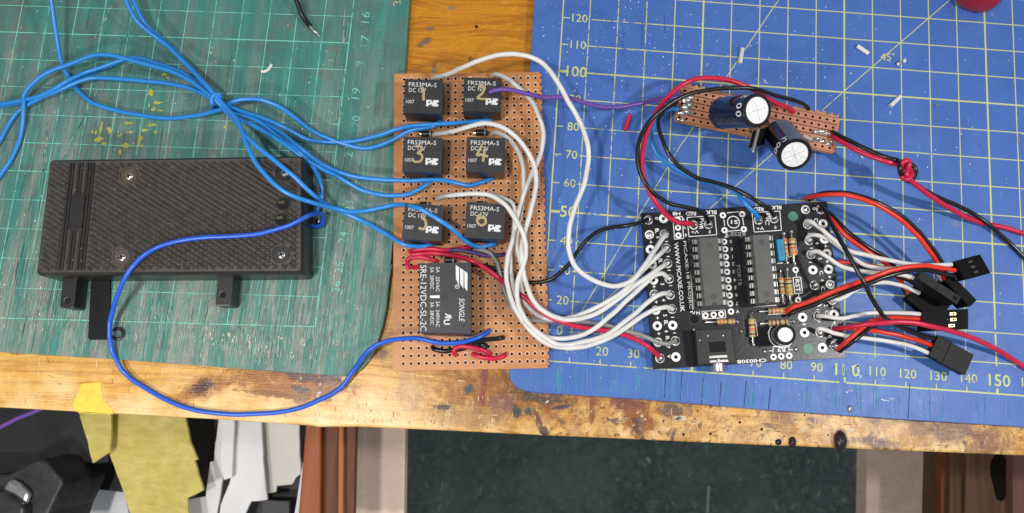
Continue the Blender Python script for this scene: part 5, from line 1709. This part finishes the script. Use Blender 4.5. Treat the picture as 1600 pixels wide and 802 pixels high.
tag(s_.make('hookup_wire', red_wm, smooth=True), 'long crimson wire from the circuit board corner crossing over the plugs to the right edge', 'wire')
# violet wire hanging below the bench at the left
wire([(-12, 677, -3.6), (0, 668, -3.5), (25, 655, -3.4), (60, 641, -3.3), (90, 628, -3.2)], .075, violet_wm, 'violet wire emerging under the front edge of the bench at far left')
# black stub at the top
bs = thing('wire_stub', 'black wire end with stripped bare tip lying on the green mat', 'wire', P(475, 30, 0))
s_ = B(); s_.tube(W([(458, -14, .5), (463, 0, .4), (470, 20, .25), (478, 33, .15), (484, 41, .12)]), .085, 10); s_.make('insulation', black_wm, bs, smooth=True)
s_ = B(); s_.tube(W([(484, 41, .12), (490, 48, .1), (497, 54, .07), (500, 58.5, .05)]), .035, 8); s_.make('bare_strand', pin_m, bs, smooth=True)
# offcuts
GO = 'snipped insulation offcuts on the mats'
for (p0, p1, r, m_, lab) in (((1160, 76), (1156.5, 99), .075, white_wm, 'short white offcut standing upright on the grid, nearest the stripboard'), ((1339.5, 72), (1357, 84), .075, white_wm, 'short white offcut beside the 45 degree mark'),
                             ((1391, 166), (1407, 151), .075, white_wm, 'short white offcut right of the stripboard, slanting up to the right'), ((984, 180), (976.5, 204), .075, red_wm, 'short crimson offcut left of the stripboard')):
    s_ = B(); a = P(*p0, .08); c = P(*p1, .08); s_.cyl(a, c, r, None, 14, 0)
    dd = (c - a).normalized(); s_.cyl(c, c + dd * .004, r * .45, None, 10, 1); s_.cyl(a, a - dd * .004, r * .45, None, 10, 1)
    tag(s_.make('insulation_offcut', [m_, pin_m if m_ is white_wm else hole_m], smooth=True), lab, 'wire offcut', GO)
s_ = B(); s_.tube(W([(408, 112, .06), (414, 111.5, .06), (419, 109, .06), (423, 104, .08), (424, 100, .12)]), .055, 8)
tag(s_.make('insulation_offcut', white_wm, smooth=True), 'curled white shaving above the battery box', 'wire offcut', GO)
s_ = B(); s_.tube(W([(1401, 101, .05), (1406, 98, .07), (1410, 96, .05)]), .05, 8, 0); s_.dome((P(1413, 95, 0).x, P(1413, 95, 0).y, .01), .07, .07, 8, 1, 3, .3); s_.dome((P(1403, 101.5, 0).x, P(1403, 101.5, 0).y, .01), .05, .06, 8, 1, 3, .3)
tag(s_.make('metal_snip', [steel_m, fleck_m], smooth=True), 'tiny metal snipping between two white offcuts', 'wire offcut', GO)
s_ = B(); s_.tube(W([(1461, 165, .04), (1468, 162.5, .05)]), .03, 6)
tag(s_.make('metal_snip', steel_m, smooth=True), 'thin metal snipping right of the slanting white offcut', 'wire offcut', GO)
s_ = B(); s_.tube(W([(1345, 244, .04), (1349, 247, .05)]), .035, 6)
tag(s_.make('metal_snip', steel_m, smooth=True), 'metal snipping below the twin lead, near the stripboard end', 'wire offcut', GO)
s_ = B(); s_.tube(W([(1592, 214, .04), (1593, 224, .05)]), .022, 6)
tag(s_.make('metal_snip', steel_m, smooth=True), 'sliver of metal at the right edge of the blue mat', 'wire offcut', GO)
s_ = B(); c = P(1328, 639, 0); s_.dome((c.x, c.y, .005), .075, .06, 14, 0, 4, .05, 1.6)
tag(s_.make('solder_ball', steel_m, smooth=True), 'small grey solder ball at the front edge of the blue mat', 'solder ball')
s_ = B(); c = P(629, 331, BENCH); s_.cyl((c.x - .1, c.y, BENCH + .09), (c.x + .35, c.y - .02, BENCH + .09), .09, None, 12)
tag(s_.make('insulation_offcut', red_wm, smooth=True), 'crimson offcut peeking from under the left edge of the relay board', 'wire offcut', GO)

# red handle at the top right
s_ = B()
pts = [P(u, v, .75) for u, v in ((1496, -22), (1508, -6), (1514, -1), (1530, 6), (1546, 10.5), (1557, 9.5), (1563, 4), (1565, -6), (1564, -22))]
ctr = sum(pts, Vector()) / len(pts)
rings = []
for k, z in ((.80, .12), (.97, .35), (1.0, .6), (.93, .9), (.72, 1.1)):
    rings.append([Vector((ctr.x + (p.x - ctr.x) * k, ctr.y + (p.y - ctr.y) * k + (1 - k) * .1, z)) for p in reversed(pts)])
s_.loft(rings, 0)
s_.obox((ctr.x - .35, ctr.y + 1.75, .6), (.6, .1, 0), (-.25, 1.2, 0), (0, 0, .35), 0)
tag(s_.make('plier_handle', redgrip_m, smooth=True, bevel=.08), 'rounded red tool handle end at the top edge of the blue mat', 'tool handle')

# ------------------------------------------------------------------ servo leads with plugs
GS = 'servo plugs on short leads'


def plugbox(root, ctr, ax, ay, az, m, marks=None):
    s_ = B(); s_.obox(ctr, ax, ay, az, 0)
    pl = s_.make('plug', m, root, bevel=.035)
    return pl


def sub(bd, name, m, par, root, **k):
    o = bd.make(name, m, None, **k)
    for v_ in o.data.vertices: v_.co -= parent_loc(root)
    o.parent = par
    return o


def pxdir(a, c, z):
    return P(c[0], c[1], z) - P(a[0], a[1], z)


def lead(pts, m, root, nm, r=.08):
    s_ = B(); s_.tube(W(pts), r * .88, 10); s_.make(nm, m, root, smooth=True)


# A : top plug
z = 1.35
A = thing('servo_lead', 'uppermost servo plug, tilted, whose thick red and black pair crosses the board', 'servo lead', P(1515, 420, 0), GS)
ctrA = P(1513.5, 419, z)
axA = pxdir((1493, 424), (1533, 413), z) / 2; ayA = pxdir((1507, 404), (1520, 434), z) / 2
ayA = ayA + Vector((0, 0, .06))
pl = plugbox(A, ctrA, axA, ayA, (0.02, 0, .17), plug_m)
s_ = B()
for k in (-.6, 0, .6):
    s_ = B(); s_.obox(ctrA + axA * .1 + ayA * k * .9 + Vector((0, 0, .178)), axA * .16, ayA * .09, (0, 0, .004), 0)
    sub(s_, 'contact_slot', mat('slot_grey', (.06, .06, .06), .4), pl, A)
lead([(1228, 487, .5), (1240, 480, .75), (1270, 469, 1.1), (1300, 456.5, 1.4), (1330, 445, 1.6), (1360, 434, 1.7), (1385, 425, 1.75), (1410, 418.5, 1.75), (1440, 415, 1.7), (1465, 418, 1.6), (1492, 422.5, 1.45)], orange_wm, A, 'red_wire', .085)
lead([(1230, 493, .4), (1242, 487, .6), (1272, 476, .95), (1302, 463.5, 1.25), (1332, 452, 1.45), (1362, 441, 1.55), (1386, 432, 1.6), (1412, 425, 1.6), (1441, 421, 1.5), (1466, 426, 1.4), (1493, 432, 1.3)], black_wm, A, 'black_wire', .085)
lead([(1261.5, 352, .35), (1260, 346, .6), (1268, 347, .8), (1282, 357, .9), (1304, 376, 1.0), (1325, 391, 1.1), (1350, 398, 1.2), (1390, 407, 1.3), (1425, 413, 1.4), (1455, 415, 1.4), (1487, 413.5, 1.35)], white_wm, A, 'white_wire', .08)
# B : plug standing on edge, right of middle
z = .75
Bt = thing('servo_lead', 'servo plug standing on its edge under the topmost plug, on the tall red arch', 'servo lead', P(1490, 455, 0), GS)
ctrB = P(1491, 457, z)
axB = pxdir((1468, 437), (1508, 478), z) / 2; nB = Vector((-axB.y, axB.x, 0)).normalized()
pl = plugbox(Bt, ctrB, axB * .95, nB * .16, (0, 0, .38), plug_m)
lead([(1262, 311, .1), (1258, 310, .25), (1270, 307, .8), (1288, 304.5, 1.2), (1320, 304.5, 1.6), (1360, 316, 1.8), (1400, 338, 1.7), (1431, 366, 1.5), (1455, 396, 1.3), (1468, 418, 1.1), (1476, 438, .9)], orange_wm, Bt, 'red_wire', .085)
lead([(1265, 312, .1), (1262, 308, .3), (1290, 302, 1.0), (1322, 302, 1.4), (1363, 313, 1.65), (1404, 335, 1.55), (1436, 363, 1.35), (1460, 393, 1.15), (1474, 416, 1.0), (1480, 436, .8)], black_wm, Bt, 'black_wire', .085)
lead([(1264, 376, .35), (1262, 371, .55), (1272, 367, .7), (1288, 371, .8), (1304, 380, .8), (1326, 397, .8), (1345, 411, .8), (1365, 418, .85), (1400, 420, .95), (1435, 416, 1.1), (1460, 424, 1.0), (1472, 438, .8)], white_wm, Bt, 'white_wire', .08)
# C : grey plug on edge
z = 1.05
Ct = thing('servo_lead', 'worn grey servo plug standing on its edge left of the others', 'servo lead', P(1456, 452, 0), GS)
ctrC = P(1458, 452, z)
axC = pxdir((1427, 432), (1488, 472), z) / 2; nC = Vector((-axC.y, axC.x, 0)).normalized()
pl = plugbox(Ct, ctrC, axC, nC * .135, (0, 0, .36), pluggrey_m)
s_ = B(); s_.obox(ctrC - axC * .1 + Vector((0, 0, .364)), axC * .02, nC * .13, (0, 0, .004), 0); s_.obox(ctrC + axC * .8 + Vector((0, 0, .364)), axC * .1, nC * .06, (0, 0, .004), 0)
sub(s_, 'moulded_groove', plug_m, pl, Ct)
lead([(1267, 398, .35), (1268, 394, .55), (1280, 394, .75), (1295, 403, .85), (1310, 414, .85), (1330, 421, .9), (1360, 425.5, 1.0), (1392, 427.5, 1.1), (1412, 430, 1.15), (1427, 434, 1.1)], white_wm, Ct, 'white_wire', .08)
lead([(1308, 410, .15), (1312, 409.5, .3), (1330, 410.5, .45), (1352, 413, .6), (1385, 422, .75), (1410, 430, .85), (1429, 437, .9)], orange_wm, Ct, 'red_wire', .08)
lead([(1306, 413, .12), (1330, 415, .3), (1355, 419, .45), (1388, 428, .6), (1412, 435, .7), (1430, 441, .75)], black_wm, Ct, 'black_wire', .08)
# D : dark plug underneath
z = .38
Dt = thing('servo_lead', 'servo plug lying lowest of the pile, beneath the grey one', 'servo lead', P(1445, 470, 0), GS)
ctrD = P(1446, 474, z)
axD = pxdir((1424, 456), (1468, 492), z) / 2; nD = Vector((-axD.y, axD.x, 0)).normalized()
pl = plugbox(Dt, ctrD, axD * 1.05, nD * .36, (0, 0, .17), plug_m)
lead([(1300, 470, .4), (1306, 469, .55), (1318, 465, .6), (1334, 455, .65), (1355, 444, .75), (1384, 441.5, .8), (1412, 447.5, .75), (1436, 458, .6)], white_wm, Dt, 'white_wire', .08)
lead([(1289, 334, .15), (1300, 344, .6), (1320, 367, .8), (1352, 391, .85), (1384, 412, .75), (1400, 431, .6), (1412, 446, .5), (1424, 460, .42)], orange_wm, Dt, 'red_wire', .085)
lead([(1291, 330, .15), (1302, 339, .5), (1324, 362, .7), (1356, 386, .75), (1388, 406, .65), (1404, 428, .5), (1410, 446, .4), (1418, 463, .36)], black_wm, Dt, 'black_wire', .085)
# E : flat plug with three gold contacts
z = .62
Et = thing('servo_lead', 'servo plug lying flat with three gold contacts showing', 'servo lead', P(1476, 500, 0), GS)
qE = [P(u, v, z + .17) for u, v in ((1441, 487.5), (1513, 481.5), (1512.5, 515.4), (1441, 516))]
cE = sum(qE, Vector()) / 4; axE = ((qE[1] - qE[0]) + (qE[2] - qE[3])) / 4; ayE = ((qE[0] - qE[3]) + (qE[1] - qE[2])) / 4
pl = plugbox(Et, Vector((cE.x, cE.y, z)), axE, ayE, (0, 0, .17), plug_m)
for k, (u, v) in enumerate(((1489, 490.5), (1489.5, 499.5), (1487, 509))):
    s_ = B(); c = P(u, v, z + .175)
    s_.obox((c.x, c.y, z + .172), axE.normalized() * .10, ayE.normalized() * .045, (0, 0, .005), 0)
    s_.obox((c.x + .01, c.y, z + .178), axE.normalized() * .035, ayE.normalized() * .03, (0, 0, .003), 1)
    sub(s_, 'gold_contact', [gold_m, hole_m], pl, Et)
s_ = B(); s_.tube([cE + axE * .0 + Vector((0, 0, 0))] * 2 if False else [P(1480, 499, z + .18), P(1481, 500, z + .18)], .015, 6, 0); sub(s_, 'glint_pin', gold_m, pl, Et)
lead([(1277.5, 494, .4), (1286, 494, .55), (1296, 495.5, .65), (1315, 497.5, .65), (1335, 494, .7), (1360, 489.5, .75), (1400, 489, .75), (1425, 490, .7), (1443, 491.5, .65)], white_wm, Et, 'white_wire', .08)
lead([(1307, 546, .2), (1310, 544, .45), (1322, 534, .9), (1334, 524, 1.0), (1350, 510, .95), (1364, 501, .9), (1385, 497.5, .8), (1412, 497, .7), (1442, 499.5, .62)], orange_wm, Et, 'red_wire', .085)
lead([(1311, 549, .2), (1316, 546, .4), (1328, 537, .75), (1340, 528, .8), (1354, 516, .75), (1368, 508, .7), (1387, 505, .65), (1414, 506, .6), (1442, 508.5, .6)], black_wm, Et, 'black_wire', .085)
# F : front plug
z = .55
Ft = thing('servo_lead', 'servo plug nearest the front of the mat, angled down to the right', 'servo lead', P(1488, 555, 0), GS)
qF = [P(u, v, z + .17) for u, v in ((1466.5, 523.5), (1521.5, 555.5), (1508, 585.6), (1452.5, 556.5))]
cF = sum(qF, Vector()) / 4; axF = ((qF[1] - qF[0]) + (qF[2] - qF[3])) / 4; ayF = ((qF[0] - qF[3]) + (qF[1] - qF[2])) / 4
pl = plugbox(Ft, Vector((cF.x, cF.y, z)), axF, ayF, (0, 0, .17), pluggrey_m)
s_ = B(); s_.obox(Vector((cF.x, cF.y, z)) - axF * .28 + Vector((0, 0, .173)), axF * .02, ayF * .95, (0, 0, .004), 0); s_.obox(Vector((cF.x, cF.y, z)) - axF * .6 + Vector((0, 0, .173)), axF * .3, ayF * .015, (0, 0, .004), 0)
sub(s_, 'moulded_groove', plug_m, pl, Ft)
lead([(1282, 328, .35), (1284, 322, .6), (1292, 335, 1.1), (1300, 352, 1.4), (1310, 370, 1.7), (1320, 388, 2.0), (1335, 415, 2.1), (1350, 442, 2.1), (1362, 466, 1.9), (1373, 484, 1.6), (1385, 498, 1.2), (1411, 513, .9), (1440, 525, .7), (1464, 531, .6)], black_wm, Ft, 'black_wire', .08)
lead([(1305, 515, .3), (1320, 513, .45), (1340, 514.5, .6), (1358, 516, .7), (1380, 519.5, .75), (1411, 525.5, .75), (1438, 533, .65), (1459, 541.5, .55)], orange_wm, Ft, 'red_wire', .085)
lead([(1281, 520, .35), (1279, 514, .6), (1290, 515.5, .7), (1305, 521, .7), (1328, 526, .7), (1358, 529, .75), (1400, 535.5, .75), (1430, 543, .65), (1454, 553.5, .55)], white_wm, Ft, 'white_wire', .08)

# ------------------------------------------------------------------ drawer under the bench at the left, and the post at the right
DZ = -9.0
dr = thing('open_drawer', 'open wooden drawer full of scrap under the left of the bench', 'drawer', (-16, -8, -20))
b = B()
def quadz(u0, u1, u2, u3, z, v0=640, v1=850):
    return [P(u0, v0, z), P(u1, v0, z), P(u3, v1, z), P(u2, v1, z)]
b.prism(quadz(480, 502, 462, 500, DZ), -10.2, DZ); b.make('side_panel', draw_m, dr, bevel=.08)
b = B(); b.prism(quadz(502.5, 528, 500.5, 526, DZ - .5), -10.2, DZ - .5); b.make('side_groove', draw2_m, dr)
b = B(); b.prism(quadz(528.5, 537, 526.5, 536, DZ - .2), -10.2, DZ - .2); b.make('side_bead', draw3_m, dr, bevel=.08)
b = B(); b.prism(quadz(537.5, 556, 536.5, 551, DZ - .6), -10.3, DZ - .6); b.make('runner', draw2_m, dr)
ply_m = board_material('pale_plywood', (0.80, 0.60, 0.49), (0.90, 0.72, 0.60), 0.6)
ply2_m = board_material('shaded_plywood', (0.46, 0.34, 0.28), (0.60, 0.46, 0.38), 0.6)  # darker copy of the plywood, with its shade put into the colour
pt = [P(556, 640, DZ - .7), P(551, 850, DZ - .7)]
pt[1] = pt[1] + (pt[1] - pt[0]) * 1.5
k_ = .0
b = B(); b.prism(quadz(500, 634, 496, 630, -14.2, 600, 900), -15.4, -14.2); b.make('outer_board', ply_m, dr)
pA, pB = P(-150, 640, -22), P(540, 640, -22)
b = B(); b.prism([(-44, -22), (pB.x - .5, -22), (pB.x, 2), (-44, 2)], -22.4, -22); b.make('drawer_bottom', dgrey_m, dr)
rp = thing('cabinet', 'dark brown wooden cabinet post under the right end of the bench', 'cabinet', (26, -8, -20))
b = B(); b.prism(quadz(1356, 1560, 1352, 1560, -17, 600, 900), -18.2, -17); b.make('outer_board', ply2_m, rp)
b = B(); b.prism(quadz(1471, 1486, 1470, 1482, -12), -12.4, -12); b.make('side_panel', draw2_m, rp)
b = B(); b.prism(quadz(1486.5, 1512, 1482.5, 1506, -11.6), -14, -11.6); b.make('side_groove', brown_wood('post_wood_mid', (.06, .03, .015), (.12, .06, .03)), rp)
b = B(); b.prism(quadz(1512.5, 1582, 1506.5, 1582, -11.3), -14, -11.3); b.make('door_rail', brown_wood('post_wood', (.065, .032, .018), (.13, .065, .035)), rp, bevel=.1)
b = B(); b.prism(quadz(1582.5, 1720, 1582.5, 1720, -10.8), -14, -10.8); b.make('front_panel', brown_wood('post_wood_red', (.12, .06, .045), (.18, .09, .07)), rp)
b = B()
c = P(1562, 745, -11.3)
vs = []
for i in range(16):
    a_ = 2 * math.pi * i / 16
    vs.append((c.x + (.42 + .08 * math.sin(3 * a_)) * math.cos(a_), c.y + 1.1 * math.sin(a_), -11.29))
b.add(vs, [tuple(range(16))]); b.make('wood_knot', mat('knot_dark', (.008, .005, .004), .8, spec=.1), rp)

# drawer contents
def sheet(name, px, z, th, m, label, cat, group=None, bevel=.03):
    d_ = B(); d_.prism([P(u, v, z) for u, v in px], z - th, z)
    o_ = d_.make(name, m, bevel=0)
    bm_ = bmesh.new(); bm_.from_mesh(o_.data)
    bmesh.ops.remove_doubles(bm_, verts=bm_.verts, dist=1e-4)
    bmesh.ops.triangulate(bm_, faces=bm_.faces)
    for k_ in range(5):
        es = [e for e in bm_.edges if e.calc_length() > .55]
        if not es: break
        bmesh.ops.subdivide_edges(bm_, edges=es, cuts=1)
        bmesh.ops.triangulate(bm_, faces=bm_.faces)
    sd = random.uniform(0, 50)
    amp = .11 if 'strip' in name else .06
    for v_ in bm_.verts:
        q_ = Vector((v_.co.x * .55 + sd, v_.co.y * .55, 0))
        v_.co.z += amp * (noise3.noise(q_) * 1.6 + noise3.noise(q_ * 2.7) * .6)
        v_.co.x += .04 * noise3.noise(q_ * 3.1 + Vector((9, 0, 0)))
        v_.co.y += .04 * noise3.noise(q_ * 3.1 + Vector((0, 9, 0)))
    bm_.to_mesh(o_.data); bm_.free()
    for p_ in o_.data.polygons: p_.use_smooth = True
    o_.data.set_sharp_from_angle(angle=math.radians(40))
    return tag(o_, label, cat, group)


sheet('plastic_box', [(-40, 600), (168, 610), (170, 722), (148, 724), (90, 712), (60, 708), (-40, 706)], -13, 3.0, dgrey_m, 'dark grey box lid lying in the drawer behind the steel block', 'box')
sheet('black_tray', [(-20, 704), (170, 712), (196, 764), (190, 770), (70, 752), (-20, 742)], -15.5, 1.0, mat('tray_black', (.012, .014, .015), .45), 'black tray below the dark grey box lid in the drawer', 'tray')
sheet('plastic_sheet', [(92, 748), (192, 760), (212, 850), (60, 850), (70, 800)], -16.8, .3, paper_m, 'grey-white plastic sheet beside the steel block', 'plastic sheet', 'white plastic sheets in the drawer')
sheet('yellow_strip', [(118, 622), (176, 622), (172, 706), (145, 724), (133, 680)], -9.6, .15, ycard_m, 'short pointed yellow strip hanging from under the taped bench edge', 'strip', 'yellow strips in the drawer')
sheet('yellow_strip', [(160, 622), (285, 622), (297, 690), (308, 718), (303, 720), (318, 767), (292, 779), (300, 850), (214, 850), (203, 802), (186, 752), (170, 704)], -10.3, .2, ycard_m, 'large ragged yellow strip with stepped right edge in the drawer', 'strip', 'yellow strips in the drawer')
sheet('dark_case', [(284, 622), (344, 622), (331, 722), (330, 775), (318, 802), (318, 840), (300, 840), (306, 770), (290, 700)], -14, 1.2, dgrey_m, 'dark case between the yellow strip and the white sheets', 'case')
sheet('plastic_sheet', [(346, 622), (364, 622), (352, 720), (340, 802), (336, 850), (290, 850), (292, 782), (322, 776), (328, 722), (334, 720)], -12.0, .2, paper_m, 'narrow stepped white sheet right of the dark case', 'plastic sheet', 'white plastic sheets in the drawer')
sheet('plastic_sheet', [(352, 622), (368, 622), (362, 746), (350, 750), (344, 720)], -11.4, .15, paper_m, 'slim white strip on top of the narrow stepped sheet', 'plastic sheet', 'white plastic sheets in the drawer')
sheet('plastic_sheet', [(368, 622), (406, 622), (411, 720), (417, 781), (392, 783), (383, 802), (380, 850), (336, 850), (345, 790), (362, 745)], -11.9, .2, paper_m, 'long white sheet in the middle of the drawer', 'plastic sheet', 'white plastic sheets in the drawer')
sheet('plastic_sheet', [(407, 622), (466, 622), (469, 740), (462, 746), (456, 757), (432, 759), (431, 768), (415, 772)], -12.6, .2, mat('cream_plastic_sheet', (.80, .79, .74), .55, var=.05, scale=.5), 'wide cream sheet beside the drawer side', 'plastic sheet', 'white plastic sheets in the drawer')
sheet('plastic_sheet', [(478, 700), (470, 740), (462, 790), (455, 850), (470, 850), (472, 760)], -12.2, .2, paper_m, 'white sliver standing against the drawer side', 'plastic sheet', 'white plastic sheets in the drawer')
sheet('dark_block', [(420, 740), (472, 735), (463, 800), (455, 850), (400, 850), (416, 778)], -15.5, 1.5, mat('block_black', (.008, .008, .010), .5), 'black block half hidden under the cream sheet', 'block')
sheet('grey_card', [(392, 782), (452, 783), (448, 850), (378, 850), (382, 802)], -13.6, .4, mat('grey_card', (.07, .07, .075), .6), 'dark grey card at the bottom edge of the picture in the drawer', 'card')
# steel block
d_ = B()
sb = [P(u, v, -10) for u, v in ((-20, 742), (10, 742), (62, 716), (72, 722), (96, 750), (98, 756), (76, 802), (60, 850), (-20, 850))]
d_.prism(sb, -14, -10)
stb = thing('steel_block', 'dark faceted steel block with a shiny edge in the drawer corner', 'metal block', (sb[0].x + 2, sb[0].y - 1, -14))
d_.make('block_body', dsteel_m, stb, bevel=.12)
d_ = B()
f1 = [P(u, v, -9.6) for u, v in ((14, 748), (30, 756), (46, 770), (40, 790), (18, 775), (2, 768))]
d_.prism(f1, -9.98, -9.6)
d_.make('polished_facet', mat('polished_steel', (.5, .51, .54), .3, .9, var=.3, scale=2), stb, bevel=.15)
d_ = B()
f2 = [P(u, v, -9.3) for u, v in ((-20, 768), (0, 768), (38, 792), (30, 850), (-20, 850))]
d_.prism(f2, -9.98, -9.3)
d_.make('hex_nut', dsteel_m, stb, bevel=.15)

# ------------------------------------------------------------------ light
w = bpy.data.worlds.new('World')
sc.world = w
w.use_nodes = True
bg = w.node_tree.nodes['Background']
bg.inputs['Color'].default_value = (0.93, 0.97, 1.0, 1)
bg.inputs['Strength'].default_value = 0.27


def lamp(name, loc, aim, size, power, col):
    ld = bpy.data.lights.new(name, 'AREA')
    ld.shape = 'DISK'; ld.size = size; ld.energy = power; ld.color = col
    o = bpy.data.objects.new(name, ld); COL.objects.link(o)
    o.location = loc
    o.rotation_euler = (Vector(aim) - Vector(loc)).to_track_quat('-Z', 'Y').to_euler()
    return o


lamp('desk_lamp_left', (-17, -14, 20), (-8, -2, 0), 2.0, 2500, (1.0, 0.95, 0.88))
lamp('desk_lamp_right', (24, 2, 30), (8, 2, 0), 2.0, 4300, (1.0, 0.98, 0.96))
lamp('highlight_lamp', (-13.2, -5.5, 46), (-4, -1, 0), 3.0, 7000, (1.0, 0.97, 0.93))  # unseen lamp added low over the bench for the wood highlight

sc.view_settings.view_transform = 'Standard'
sc.view_settings.look = 'None'
sc.view_settings.exposure = 0.42
sc.view_settings.gamma = 1
